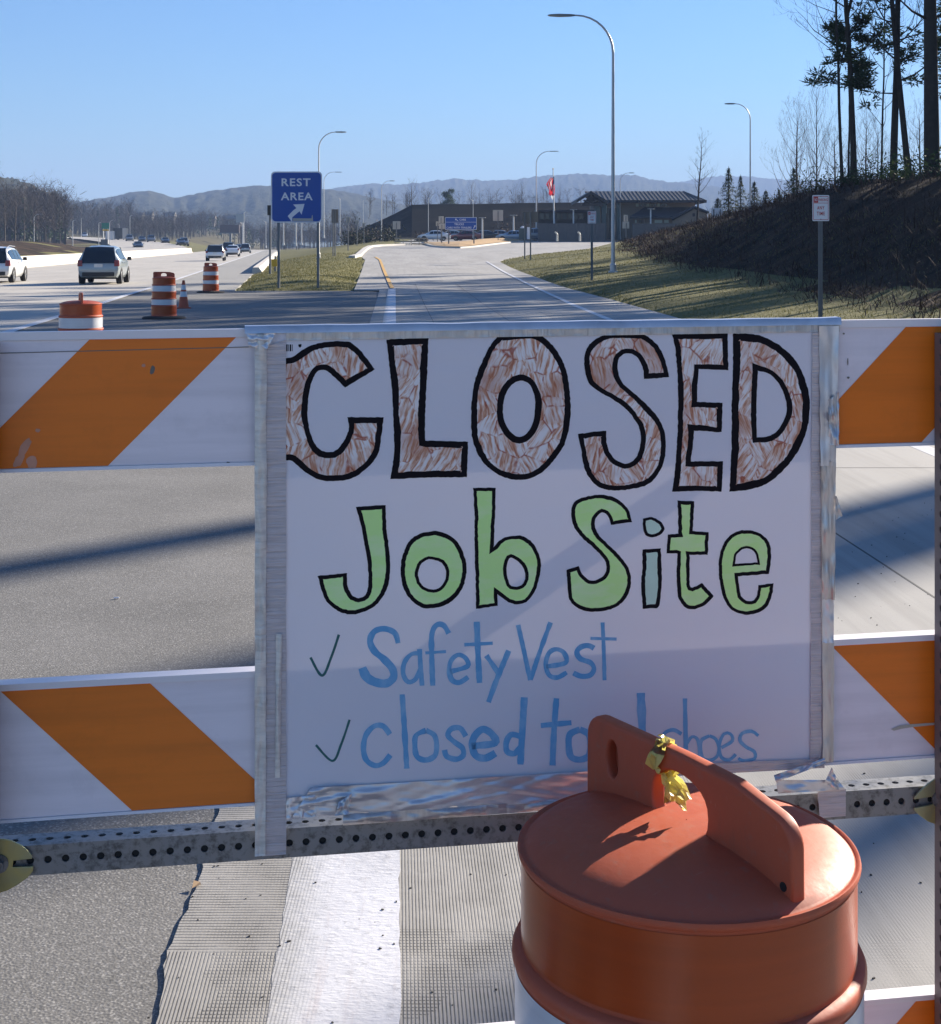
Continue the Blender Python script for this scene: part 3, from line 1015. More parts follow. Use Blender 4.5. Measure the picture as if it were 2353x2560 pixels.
tag(we.build('evergreen_woods', M_SPRUCE, flip=False), kind='stuff')

# brush and dead stems on the right bank, and grass tufts
M_TWIG = simple('dead_stems', (0.080, 0.052, 0.040), 0.9, var=0.5, nscale=0.4, spec=0.1)
rb = random.Random(29)
ub = MB()
for k in range(2600):
    D = rb.uniform(20, 140)
    X = rb.uniform(x_toe(D) + .6 + (0 if D < 105 else (D - 105) * .1), x_toe(D) + 13)
    if X / D > 0.40:
        continue
    p = Vector((X, D, T(X, D)))
    hh = rb.uniform(0.2, 0.75) * (1.0 if D < 95 else 0.6) * (1.8 if rb.random() < .06 else 1)
    for _ in range(18):
        d = Vector((rb.gauss(0, .55), rb.gauss(0, .55), rb.uniform(.5, 1))).normalized()
        q = p + Vector((rb.gauss(0, .5), rb.gauss(0, .5), -.05))
        L = hh * rb.uniform(.5, 1.1)
        w = Vector((-d.y, d.x, 0.1)).normalized() * 0.008 * (1 + D / 70)
        m_ = q + d * L * .6
        e = q + d * L + Vector((d.x, d.y, -.35)) * L * .4
        ub.add([q - w, q + w, m_ + w * .6, m_ - w * .6, e], [(0, 1, 2, 3), (3, 2, 4)])
tag(ub.build('undergrowth', M_TWIG, flip=False), kind='stuff')
gt = MB()
for k in range(34000):
    D = 22 + 110 * rb.random() ** 1.7
    if rb.random() < 0.5:
        X = x_rr(D) + 0.05 + (x_toe(D) + 5 - x_rr(D)) * rb.random()
    elif D > 53.5:
        X = x_hr(D) + 0.1 + (x_rl(D) - x_hr(D) - .2) * rb.random()
    else:
        continue
    p = Vector((X, D, T(X, D) - .02))
    L = rb.uniform(.05, .13)
    d = Vector((rb.gauss(0, .5), rb.gauss(0, .5), 1)).normalized() * L
    w = Vector((rb.uniform(-1, 1), rb.uniform(-.4, .4), 0)).normalized() * (.006 + .0002 * D)
    gt.add([p - w, p + w, p + d], [(0, 1, 2)])
M_BLADE = m_leaf('grass_blades', (0.12, 0.12, 0.042), (0.22, 0.195, 0.08))
tag(gt.build('grass', M_BLADE, flip=False), kind='stuff')

# dark evergreen thicket under the grove on the crest
tk_ = MB()
for k in range(230):
    D = rb.uniform(34, 84)
    X = x_toe(D) + rb.uniform(7.0, 14)
    if X / D > 0.6:
        continue
    p = Vector((X, D, T(X, D)))
    r_ = rb.uniform(.35, .75)
    for _ in range(60):
        v = Vector((rb.gauss(0, .5), rb.gauss(0, .5), abs(rb.gauss(0, .62)))) * r_ * 1.3
        d = Vector((rb.uniform(-1, 1), rb.uniform(-1, 1), rb.uniform(-.4, 1))).normalized()
        w = d.cross(Vector((rb.uniform(-1, 1), rb.uniform(-1, 1), rb.uniform(-1, 1)))).normalized() * .035
        tk_.add([p + v - w, p + v + w, p + v + d * .17], [(0, 1, 2)])
tag(tk_.build('evergreen_undergrowth', M_PINE, flip=False), kind='stuff')
# ------------------------------------------------------------------ median barrier and the low wall at the shoulder
M_BARR = simple('barrier_concrete', (0.55, 0.51, 0.45), 0.85, var=0.18, nscale=0.8, bump=0.2, bscale=10)
bar = thing('median_barrier', 'long pale concrete median barrier along the far side of the highway', 'barrier', (x_bar(104), 104, z_hw(104)))
ys = yrows(20, 256, 6.0)
prof = [(-.30, 0), (-.30, .08), (-.13, .33), (-.08, .83), (.08, .83), (.13, .33), (.30, .08), (.30, 0)]
for a, c in zip(ys, ys[1:]):
    b = MB()
    for y in (a + 0.02, c - 0.02):
        for s, z in prof:
            b.v.append(Vector((x_bar(y) + s, y, z_hw(y) + z - (0.1 if z == 0 else 0))))
    n = len(prof)
    for i in range(n - 1):
        b.f.append((i, i + 1, n + i + 1, n + i)); b.m.append(0)
    b.f += [tuple(range(n)), tuple(range(2 * n - 1, n - 1, -1))]; b.m += [0, 0]
    b.build('barrier_segment', M_BARR, bar)
low = thing('low_wall', 'low concrete wall beginning at the shoulder left of the REST AREA sign', 'wall', (x_hr(84), 84, z_hw(84)))
ys = yrows(84, 230, 14.6)
for a, c in zip(ys, ys[1:]):
    b = MB()
    for y in (a + 0.02, c - 0.02):
        x = x_hr(y) - 0.1
        h = 0.36
        for s, z in ((0, -.1), (.06, h), (.42, h), (.75, -.1)):
            b.v.append(Vector((x + s, y, z_hw(y) + z)))
    for i in range(3):
        b.f.append((i, i + 1, 5 + i, 4 + i)); b.m.append(0)
    b.f += [(0, 1, 2, 3), (7, 6, 5, 4)]; b.m += [0, 0]
    b.build('wall_segment', M_BARR, low)

# ------------------------------------------------------------------ lamp posts
M_GALV = simple('galvanised_steel', (0.50, 0.51, 0.52), 0.45, 0.35, var=0.1, nscale=3)
M_POLEW = simple('pale_steel', (0.66, 0.65, 0.62), 0.5, 0.1, var=0.08, nscale=2)
M_LAMPH = simple('lamp_housing', (0.22, 0.23, 0.24), 0.5, 0.3)
def lamp_post(label, base, H, reach, rr, mat, arm_dir=1, name='lamp_post', group='tall lamp posts', fat=1.0):
    base = Vector(base)
    t = thing(name, label, 'lamp post', base, group)
    rb_ = 0.0115 * H * 0.72 * fat
    b = MB().path([base + Vector((0, 0, -.1)), base + Vector((0, 0, (H - rr) * .5)), base + Vector((0, 0, H - rr))], [rb_, rb_ * .82, rb_ * .62], 10)
    b.build('pole', mat, t, smooth=40, flip=False)
    pts, rads = [], []
    for k in range(9):
        a = math.pi / 2 * k / 8
        pts.append(base + Vector((arm_dir * rr * (1 - math.cos(a)), 0, H - rr + rr * math.sin(a))))
        rads.append(rb_ * (.62 - .22 * k / 8))
    he = reach - reach * 0.33
    pts.append(base + Vector((arm_dir * max(he, rr + .05), 0, H + 0.02 * H * 0))); rads.append(rb_ * .36)
    MB().path(pts, rads, 8).build('arm', mat, t, smooth=40, flip=False)
    hx = arm_dir * (reach - reach * .19)
    L = reach * .42
    c = base + Vector((hx, 0, H))
    hb = MB()
    sec = [(-.5, .035, .05), (-.35, .055, .10), (.1, .06, .15), (.42, .035, .13), (.5, .02, .06)]
    for u, hz_, hy in sec:
        for s, z in ((-1, -.6), (-1, .5), (1, .5), (1, -.6)):
            hb.v.append(c + Vector((u * L * arm_dir, s * hy * 1.3, z * hz_ * 1.5)))
    for i in range(4):
        for k in range(4):
            hb.f.append((4 * i + k, 4 * i + (k + 1) % 4, 4 * i + 4 + (k + 1) % 4, 4 * i + 4 + k)); hb.m.append(0)
    hb.f += [(0, 1, 2, 3), (19, 18, 17, 16)]; hb.m += [0, 0]
    hb.build('lamp_head', M_LAMPH, t)
    b = MB().box(base + Vector((0, 0, .03)), (rb_ * 4, rb_ * 4, .08))
    b.lathe([(rb_ * 1.5, .05), (rb_ * 1.5, .35), (rb_ * 1.05, .42)], 10, base)
    b.build('base_plate', mat, t)
    return t
def lamp_px(label, px, py_base, py_top, head_px, mat, D=None, **k):
    p = hit(px, py_base) if D is None else at(px, py_base, D)
    p.z = T(p.x, p.y) if D is None else p.z
    H = (py_base - py_top) * p.y / F
    reach = abs(head_px - px) * p.y / F
    return lamp_post(label, p, H, reach, min(0.145 * H, reach * .62), mat, 1 if head_px > px else -1, **k)
lamp_px('nearest and tallest grey lamp post, on the grass right of the ramp', 1533, 681, 38, 1373, M_GALV)
lamp_px('grey lamp post standing on the bank crest left of the grove', 1876, 524, 259, 1813, M_GALV, D=118)
lamp_px('white lamp post right behind the REST AREA sign, its top just above the sign', 797, 645, 330, 865, M_POLEW)
lamp_px('shorter lamp post whose arm shows just right of the REST AREA sign', 810, 594, 430, 855, M_POLEW, D=250)
lamp_px('white lamp post in front of the sloping left end of the dark berm', 954, 610, 452, 987, M_POLEW, D=205)
lamp_px('white lamp post left of the flagpole', 1341, 597, 378, 1396, M_POLEW, D=205)
lamp_px('white lamp post in front of the visitor building, beside the tall near lamp', 1551, 597, 432, 1586, M_POLEW, D=205)
lamp_px('white pole with tiny arm standing before the middle of the dark berm', 1071, 597, 494, 1077, M_POLEW, D=205)
lamp_px('short lamp post behind the blue board sign, its head turned left', 1183, 594, 498, 1171, M_POLEW, D=205)
for px, pb_, pt, hp, D, lab in ((85, 640, 535, 106, 290, 'lamp post by the brushy bank above the white estate car'), (182, 634, 550, 190, 300, 'lamp post behind the median barrier, left of the green road sign'),
                                (247, 621, 556, 252, 310, 'lamp post just left of the green road sign'), (274, 622, 550, 289, 310, 'lamp post touching the right side of the green road sign'),
                                (203, 594, 545, 208, 480, 'faint lamp post at the start of the far carriageway'), (298, 596, 560, 292, 470, 'far lamp post beside the truck on the other carriageway'),
                                (325, 597, 538, 333, 450, 'far lamp post right of the truck on the other carriageway'), (665, 619, 552, 655, 330, 'lamp post at the end of the low wall, left of the sign'),
                                (610, 613, 530, 618, 360, 'lamp post standing behind the brown billboard'),
                                (709, 612, 480, 740, 300, 'first of the lamp posts half hidden behind the REST AREA sign'), (740, 615, 478, 770, 290, 'lamp post hidden at the top by the REST AREA sign, between its two posts'),
                                (754, 612, 484, 782, 300, 'lamp post hidden at the top by the REST AREA sign, nearer its tall post'), (850, 597, 495, 845, 300, 'lamp post right of the REST AREA sign with a white lamp low on it'),
                                (908, 560, 500, 911, 340, 'slender pole above the trees left of the dark berm')):
    lamp_px(lab, px, pb_, pt, hp, M_POLEW, D=D, group='lamp posts along the highway', fat=1.5)

# short path lamps with flat caps
M_CAP = simple('lamp_cap', (0.30, 0.31, 0.30), 0.5, 0.2)
for px, pb_, pt, lab in ((1206, 598, 543, 'short cream path lamp right of the blue board sign'), (1284, 584, 537, 'short cream path lamp right of the square tan sign'),
                         (1434, 597, 523, 'tall cream path lamp left of the building entrance'), (1627, 584, 521, 'cream path lamp in front of the low roofed wing')):
    D = 200
    p = at(px, pb_, D); H = (pb_ - pt) * D / F
    t = thing('path_lamp', lab, 'lamp', p, 'path lamps by the visitor building')
    MB().path([p + Vector((0, 0, -.5)), p + Vector((0, 0, H - .12))], [.12, .10], 8).build('pole', M_POLEW, t, flip=False)
    MB().lathe([(.02, H - .12), (.5, H - .1), (.5, H - .02), (.02, H)], 12, p).build('cap', M_CAP, t)

# ------------------------------------------------------------------ signs
M_BLUE = simple('blue_sheeting', (0.012, 0.07, 0.33), 0.4, var=0.05)
M_WHITE = simple('white_sheeting', (0.76, 0.74, 0.74), 0.45, var=0.04)
M_BACK = simple('sign_back_aluminium', (0.46, 0.42, 0.36), 0.6, 0.1, var=0.06)
M_BACKG = simple('weathered_sign_back', (0.17, 0.15, 0.125), 0.6, 0.1, var=0.1)
M_POST = simple('dark_steel_post', (0.16, 0.165, 0.17), 0.5, 0.4, var=0.12)
M_RED = simple('red_sheeting', (0.50, 0.035, 0.03), 0.45, var=0.05)
M_GREEN = simple('green_sheeting', (0.01, 0.20, 0.12), 0.45, var=0.05)
M_YEL = simple('yellow_sheeting', (0.62, 0.37, 0.01), 0.5, var=0.06)
M_BLACK = simple('black_paint', (0.012, 0.012, 0.012), 0.5, var=0.1)
M_BROWN = simple('brown_sheeting', (0.10, 0.055, 0.045), 0.6, var=0.2, nscale=1.5)

def panel(o, px0, py0, px1, py1, D, mat, r=0.0, name='sign_panel', thick=.012):
    a, c = at(px0, py1, D), at(px1, py0, D)
    fn = lambda x, z, d: Vector((x, D + d, z))
    pts = rrect(a.x, a.z, c.x, c.z, r) if r else [(a.x, a.z), (c.x, a.z), (c.x, c.z), (a.x, c.z)]
    return MB().prism(pts, [], fn, 0, thick).build(name, mat, o)
def post(o, px, py_top, D, r=.04, mat=None, py_base=None):
    p = at(px, py_top, D)
    zb = T(p.x, p.y) - .3 if py_base is None else at(px, py_base, D).z
    b = MB().box(((p.x), D + .012 + r + .002, (p.z + zb) / 2), (2 * r, 2 * r, p.z - zb))
    return b.build('post', mat or M_POST, o)
def lettering(o, s, px0, py0, px1, py1, D, mat, name='lettering', bold=0.0, spacing=1.0, off=-.006):
    a, c = at(px0, py1, D), at(px1, py0, D)
    vs, fs = text_outline(s, c.x - a.x, c.z - a.z, spacing, bold)
    return MB().add([(a.x + x, D + off, a.z + z) for x, z in vs], fs).build(name, mat, o, flip=False)

# REST AREA
D = 55.0
p = at(741, 700, D)
rest = thing('road_sign', 'blue square sign reading REST AREA with a white arrow, on two posts', 'road sign', (p.x, D, T(p.x, D)))
panel(rest, 677.5, 428.5, 805.5, 556.5, D + .008, M_WHITE, .16, 'border')
panel(rest, 680.5, 431.5, 802.5, 553.5, D, M_BLUE, .14, 'sign_panel', .006)
lettering(rest, 'REST', 704, 445.5, 776.5, 465.5, D, M_WHITE, bold=.022, spacing=1.15)
lettering(rest, 'AREA', 702, 481, 782, 500.5, D, M_WHITE, bold=.022, spacing=1.12)
ar = [(719.5, 540), (733, 526), (741, 520), (733, 511), (761.5, 509.5), (754, 536.5), (749, 528), (731, 543), (731, 553), (728.5, 553)]
MB().sheet(ar, [], lambda x, y: at(x, y, D) + Vector((0, -.006, 0))).build('arrow', M_WHITE, rest, flip=False)
MB().sheet([(733, 545.5), (779, 546), (780, 538), (782, 538), (783, 552.5), (732, 552.5)], [], lambda x, y: at(x, y, D) + Vector((0, -.008, 0))).build('sticker', M_BACK, rest, flip=False)
post(rest, 696.5, 552, D, .045)
post(rest, 795, 552, D, .045)
p = at(671, 500, 75)
t = thing('traffic_signal_back', 'small black box sign sticking out left of the REST AREA sign', 'sign', (p.x, 75, T(p.x, 75)))
panel(t, 668.5, 513, 677.5, 538, 75, M_BLACK)
post(t, 675, 514, 75, .05)
# yellow marker
D = 80
p = at(685, 657, D)
t = thing('object_marker', 'small yellow square marker at the near end of the low wall', 'marker', (p.x, D, T(p.x, D)))
panel(t, 677, 648, 693, 666, D, M_YEL)
post(t, 688, 640, D, .05)
# no-parking signs
def no_parking(label, px0, py0, px1, py1, D, pw):
    pc = at((px0 + px1) / 2, py1, D)
    t = thing('parking_sign', label, 'road sign', (pc.x, D, T(pc.x, D)), 'no parking signs on the grass right of the ramp')
    w, h = px1 - px0, py1 - py0
    panel(t, px0, py0, px1, py1, D + .006, M_WHITE, .02, 'sign_panel', .004)
    m = .045
    # red border line
    a, c = at(px0 + w * m, py1 - h * m, D), at(px1 - w * m, py0 + h * m, D)
    th = (c.x - a.x) * .03
    o_ = rrect(a.x, a.z, c.x, c.z, .015); i_ = rrect(a.x + th, a.z + th, c.x - th, c.z - th, .012)
    MB().sheet(o_, [i_], lambda x, z: Vector((x, D + .004, z))).build('border', M_RED, t, flip=False)
    panel(t, px0 + w * .09, py0 + h * .07, px0 + w * .34, py0 + h * .29, D + .002, M_RED, 0, 'red_block', .002)
    lettering(t, 'NO', px0 + w * .13, py0 + h * .12, px0 + w * .30, py0 + h * .24, D, M_WHITE, bold=.01, off=-.001)
    lettering(t, 'PARKING', px0 + w * .37, py0 + h * .13, px1 - w * .09, py0 + h * .235, D, M_RED, bold=.01, off=.002)
    panel(t, px0 + w * .09, py0 + h * .30, px1 - w * .07, py0 + h * .315, D + .003, M_RED, 0, 'red_rule', .002)
    lettering(t, 'ANY', px0 + w * .28, py0 + h * .42, px0 + w * .72, py0 + h * .555, D, M_RED, bold=.012, off=.002, spacing=1.2)
    lettering(t, 'TIME', px0 + w * .26, py0 + h * .64, px0 + w * .74, py0 + h * .78, D, M_RED, bold=.012, off=.002, spacing=1.15)
    for z in (.055, .93):
        b = at((px0 + px1) / 2, py0 + h * z, D)
        MB().path([b + Vector((0, -.004, 0)), b + Vector((0, .004, 0))], .009, 8).build('bolt', M_POST, t)
    # channel post: web with two flanges
    x = pc.x; zb = T(x, D) - .3; zt = at(px0, py0 + 4, D).z
    b = MB()
    b.box((x, D + .045, (zb + zt) / 2), (pw * .5, .012, zt - zb))
    for s in (-1, 1):
        b.box((x + s * pw * .33, D + .030, (zb + zt) / 2), (pw * .17, .014, zt - zb))
        b.box((x + s * pw * .26, D + .0445, (zb + zt) / 2 ), (pw * .05, .013, zt - zb - .01))
    b.build('post', M_POST, t)
    return t
no_parking('red and white NO PARKING ANY TIME sign standing before the dark bank', 2031.5, 487.5, 2073.5, 552.5, 26.0, .095)
no_parking('small distant NO PARKING ANY TIME sign left of the tall lamp post', 1469.5, 527.5, 1490.5, 558.5, 60.0, .12)

def back_sign(label, px0, py0, px1, py1, D, posts, mat=None, name='sign_back', base=None, group='signs seen from behind'):
    pc = at((px0 + px1) / 2, py1, D)
    t = thing(name, label, 'road sign', (pc.x, D, T(pc.x, D)), group)
    panel(t, px0, py0, px1, py1, D + .01, mat or M_BACK, .03)
    for q in posts:
        # the viewer sees the back, so the post stands on the near side
        p = at(q, py0 + 3, D); zb = T(p.x, D) - .3 if base is None else at(q, base, D).z
        MB().box((p.x, D - .045, (p.z + zb) / 2), (.09, .09, p.z - zb)).build('post', M_POST, t)
    return t
back_sign('tan sign back before the berm, right of its lamp post', 982, 553, 1001, 573, 175, [991.5], base=598)
back_sign('tall pale sign back of the three left of the blue board', 1097, 540.5, 1109.5, 557, 165, [1103], base=605)
back_sign('small pale sign back, leftmost of the three beside the blue board', 1090, 553.5, 1096.5, 565, 166, [1094], base=604)
back_sign('wide pale sign back below the tall one, touching the blue board', 1097.5, 558.5, 1112, 572, 164, [1105], base=608)
back_sign('large square tan sign back standing on the mulch island', 1232.5, 525, 1258, 552, 185, [1245.5], base=602)
back_sign('dark weathered sign back, left of the joined pair over the ramp edge', 1306.5, 529, 1326, 556.5, 104, [1312], M_BACKG, base=650)
back_sign('dark weathered sign back, right of the joined pair over the ramp edge', 1327, 529, 1346, 555.5, 100, [1326.5], M_BACKG, base=650)
back_sign('small pale sign back above another, beside the lamp at the building', 1559.5, 537, 1570, 553.5, 175, [1565], base=592)
back_sign('pale square sign back at the foot of the lamp by the building', 1556.5, 554, 1573.5, 571, 174, [1566], base=594)
back_sign('wide brown grey sign back on twin posts right of the REST AREA sign', 829, 523, 846.5, 557, 118, [833, 838], M_BACKG)
back_sign('small pinkish sign back second right of the REST AREA sign', 866, 541, 875.5, 556, 140, [870.5])
back_sign('tiny sign back third right of the REST AREA sign', 889, 550, 896.5, 561, 170, [893])
back_sign('tiny grey sign back at the berm foot', 905.5, 557, 913, 569, 180, [910])
back_sign('white framed board on top of the bank, larger of the two', 1779, 520, 1807, 548, 148, [1785, 1801], M_WHITE)
back_sign('narrow white board left of the larger one on top of the bank', 1769.5, 532, 1778, 549, 150, [1774], M_WHITE)
# blue board sign on the island
D = 160
p = at(1152, 600, D)
t = thing('road_sign', 'wide blue board sign with white lines of lettering on the mulch island', 'road sign', (p.x, D, T(p.x, D)))
panel(t, 1113, 543, 1192, 574.5, D + .02, M_WHITE, .08, 'border')
panel(t, 1114.2, 544.2, 1190.8, 573.3, D, M_BLUE, .06, 'sign_panel', .02)
panel(t, 1114.5, 554.8, 1190.5, 555.6, D - .01, M_WHITE, 0, 'rule', .008)
lettering(t, 'CARS', 1149, 546.5, 1165, 551.5, D, M_WHITE, bold=.02, off=-.01)
lettering(t, 'TRUCKS', 1136, 558, 1160, 563, D, M_WHITE, bold=.02, off=-.01)
lettering(t, 'CARS WITH TRAILERS', 1116.5, 566.5, 1179, 571.5, D, M_WHITE, bold=.02, off=-.01)
for ar in ([(1138, 546.5), (1142, 546.5), (1141, 548), (1146, 551.5), (1144.5, 552.5), (1140, 549.5), (1138.5, 551)], [(1183, 570.5), (1186.5, 565.5), (1184.5, 564.5), (1189, 562.5), (1189, 567.5), (1187.8, 566.4), (1184.5, 571.5)]):
    MB().sheet(ar, [], lambda x, y: at(x, y, D) + Vector((0, -.012, 0))).build('arrow', M_WHITE, t, flip=False)
for q in (1122, 1185):
    b0, b1 = at(q, 574, D), at(q, 609, D)
    MB().box((b0.x, D + .1, (b0.z + b1.z) / 2), (.14, .14, b0.z - b1.z)).build('post', M_POST, t)
# green road sign and billboard far away
D = 312
p = at(263, 600, D)
t = thing('road_sign', 'small green overhead road sign beyond the median barrier', 'road sign', (p.x, D, T(p.x, D)))
panel(t, 254, 557, 273.5, 572, D, M_GREEN)
panel(t, 256, 573, 272, 577, D, M_YEL, 0, 'exit_plate')
for q in (258, 269):
    post(t, q, 558, D, .1, M_POLEW)
p = at(263, 608, 300)
t = thing('sign_back', 'grey sign back above the barrier under the green road sign', 'road sign', (p.x, 300, T(p.x, 300)), 'signs seen from behind')
panel(t, 252, 598, 270, 617, 300, M_BACKG); post(t, 256, 600, 300, .08); post(t, 267, 600, 300, .08)
D = 480
p = at(575, 610, D)
t = thing('billboard', 'brown red billboard on a single thick post beyond the far cars', 'billboard', (p.x, D, T(p.x, D)))
panel(t, 549, 562, 598, 582.5, D, M_BROWN, 0, 'board', .6)
panel(t, 548, 581.5, 599, 583.5, D - .7, M_POST, 0, 'catwalk', .6)
post(t, 576, 583, D, .35)
D = 380
p = at(604, 600, D)
t = thing('sign_back', 'pale overhead sign back on the pole above the billboard', 'road sign', (p.x, D, T(p.x, D)), 'signs seen from behind')
panel(t, 590, 535, 612, 556, D, simple('faded_sign', (0.32, 0.36, 0.38), 0.6)); post(t, 607, 536, D, .12, M_POLEW)

# ------------------------------------------------------------------ dark berm
bm_ = MB()
crest = [(868, 586), (900, 573), (940, 556), (985, 535), (1030, 512), (1080, 511), (1180, 510), (1300, 507.5), (1420, 507), (1500, 507)]
for r in range(9):
    t_ = r / 8
    for px, py in crest:
        D = lerp(246, 262, t_)
        top = at(px, py, 262)
        z0 = T(top.x, 246) - .3
        z = lerp(z0, top.z, t_) + .12 * noise.noise(Vector((px * .05, r * .7, 1)))
        bm_.v.append(Vector((top.x * D / 262, D, z)))
for px, py in crest:
    q = at(px, py, 262)
    bm_.v.append(Vector((q.x, 345, q.z - .4)))
nc = len(crest)
for r in range(9):
    for i in range(nc - 1):
        bm_.f.append((r * nc + i, r * nc + i + 1, (r + 1) * nc + i + 1, (r + 1) * nc + i)); bm_.m.append(0)
M_BERM = simple('dark_mulch', (0.011, 0.009, 0.007), 0.95, var=0.4, nscale=1.5, bump=0.8, bscale=4, spec=0.1)
tag(bm_.build('berm', M_BERM, flip=False), kind='structure')
# shrubs at its foot
M_SHRUB = m_leaf('dark_shrub_leaves', (0.012, 0.018, 0.008), (0.035, 0.04, 0.016))
M_DRYSHRUB = simple('dry_shrub', (0.10, 0.065, 0.045), 0.95, var=0.3)
rk = random.Random(77)
for px, D, r_, mm, lab in ((880, 190, 2.0, M_SHRUB, 'dark shrub at the left foot of the berm'), (915, 195, 2.4, M_SHRUB, 'dark rounded shrub left of the white lamp post by the berm'), (970, 198, 2.2, M_SHRUB, 'dark shrub right of the white lamp post by the berm'),
                           (900, 215, 2.6, M_DRYSHRUB, 'reddish dry shrub on the berm above the dark shrubs'), (945, 220, 2.2, M_DRYSHRUB, 'reddish dry shrub behind the white lamp post by the berm'), (1055, 205, 1.1, M_DRYSHRUB, 'small upright dry shrub left of the pole with tiny arm'),
                           (1410, 215, 1.2, M_DRYSHRUB, 'dry ornamental shrub before the stone wall right of the flagpole'), (1262, 225, 2.0, M_DRYSHRUB, 'reddish dry shrub behind the parked silver car'), (1318, 222, 1.8, M_DRYSHRUB, 'reddish dry shrub behind the dark sign pair')):
    X = (px - CX) / F * D
    p = Vector((X, D, T(X, D)))
    t = thing('shrub', lab, 'shrub', p, 'shrubs at the foot of the berm')
    st = MB()
    for _ in range(7):
        st.path([p + Vector((0, 0, -.3)), p + Vector((rk.gauss(0, r_ * .35), rk.gauss(0, r_ * .3), r_ * rk.uniform(.6, 1.0)))], [.05, .015], 3, cap=False)
    st.build('stem', M_BARK, t, flip=False)
    b = MB()
    for _ in range(420):
        v = Vector((rk.gauss(0, .42), rk.gauss(0, .36), abs(rk.gauss(0, .42)))) * r_
        d = Vector((rk.uniform(-1, 1), rk.uniform(-1, 1), rk.uniform(-.3, 1))).normalized()
        w = d.cross(Vector((rk.uniform(-1, 1), rk.uniform(-1, 1), rk.uniform(-1, 1)))).normalized() * .09
        q = p + v
        b.add([q - w, q + w, q + d * .35], [(0, 1, 2)])
    b.build('foliage', mm, t, flip=False)
# low timber rail before the berm
D = 172
p = at(1028, 613, D)
t = thing('rail_fence', 'low pale timber rail fence at the far kerb before the berm', 'fence', (p.x, D, p.z))
M_TIMB = simple('pale_timber', (0.33, 0.27, 0.19), 0.8, var=0.2, nscale=2)
for py0, py1 in ((594.5, 598), (601.5, 605), (608, 611)):
    a, c = at(986.5, py1, D), at(1069, py0, D)
    MB().box(((a.x + c.x) / 2, D, (a.z + c.z) / 2), (c.x - a.x, .06, c.z - a.z)).build('rail', M_TIMB, t)
for q in (988, 1008, 1028, 1048, 1068):
    a, c = at(q - 1, 614, D), at(q + 1, 594, D)
    MB().box(((a.x + c.x) / 2, D + .08, (a.z + c.z) / 2 - .1), (c.x - a.x, .1, c.z - a.z + .2)).build('post', M_TIMB, t)

# ------------------------------------------------------------------ visitor building
M_ROOF = simple('dark_metal_roof', (0.018, 0.020, 0.023), 0.6, 0.2, var=0.15, nscale=1.0)
M_STUC = simple('tan_block_wall', (0.22, 0.175, 0.13), 0.85, var=0.12, nscale=1.2, bump=0.2, bscale=6)
M_DARKW = simple('dark_timber', (0.04, 0.030, 0.022), 0.75, var=0.2)
M_STONE = simple('grey_stone_wall', (0.125, 0.112, 0.102), 0.9, var=0.25, nscale=2.0, bump=0.4, bscale=4)
M_GLASS = simple('window_glass', (0.03, 0.045, 0.05), 0.12, 0.0, spec=0.8)
M_LITGL = simple('bright_window_glass', (0.45, 0.50, 0.42), 0.2, 0.0)
M_GRNW = simple('green_grey_column', (0.06, 0.085, 0.075), 0.7, var=0.15)
DB = 205.0
def bp(px, py, D=DB):
    return at(px, py, D)
bl = thing('visitor_building', 'long dark roofed visitor building with timber gable entrance beyond the ramp', 'building', Vector((bp(1600, 597).x, DB, bp(1600, 597).z)))
zb = bp(0, 600).z
def bbox(name, px0, px1, py0, py1, D0, D1, mat, parent=bl):
    a, c = at(px0, py1, D0), at(px1, py0, D0)
    return MB().box(((a.x + c.x) / 2, (D0 + D1) / 2, (a.z + c.z) / 2), (c.x - a.x, D1 - D0, c.z - a.z)).build(name, mat, parent)
bbox('wall', 1492, 1738, 501, 612, DB, DB + 12, M_STUC)
bbox('wall', 1610, 1742, 545, 606, DB - 4, DB - .02, M_STUC)
# main roof: ridge parallel to the picture, hipped at the right, gable at the left
ez, rz_ = bp(0, 501.5).z, bp(0, 478, DB + 5.7).z
xl_, xr_ = bp(1434, 0).x, bp(1760, 0).x
rl_, rr_ = bp(1470, 0).x, bp(1723, 0).x
y0, y1 = DB - 2.5, DB + 14
ym = (y0 + y1) / 2
th = Vector((0, 0, -.35))
rf = MB()
A = [Vector((xl_ + 3.4, y0, ez)), Vector((xr_, y0, ez)), Vector((rr_, ym, rz_)), Vector((rl_, ym, rz_)), Vector((xl_ + 3.4, y1, ez)), Vector((xr_, y1, ez))]
rf.add(A + [p + th for p in A], [(0, 1, 2, 3), (4, 3, 2, 5), (1, 5, 2), (0, 3, 4), (6, 9, 8, 7), (10, 11, 8, 9), (0, 6, 7, 1), (1, 7, 11, 5), (4, 5, 11, 10), (0, 4, 10, 6)])
main_roof = rf.build('roof', M_ROOF, bl)
# standing seams of the roof
for k in range(26):
    u = (k + .5) / 26
    e = lerp(A[0].x, A[1].x, u)
    rx = min(max(e, rl_), rr_)
    q0, q1 = Vector((e, y0 - .01, ez + .03)), Vector((rx, ym, rz_ + .03))
    MB().path([q0, q1], .05, 3).build('roof_seam', M_ROOF, main_roof, flip=False)
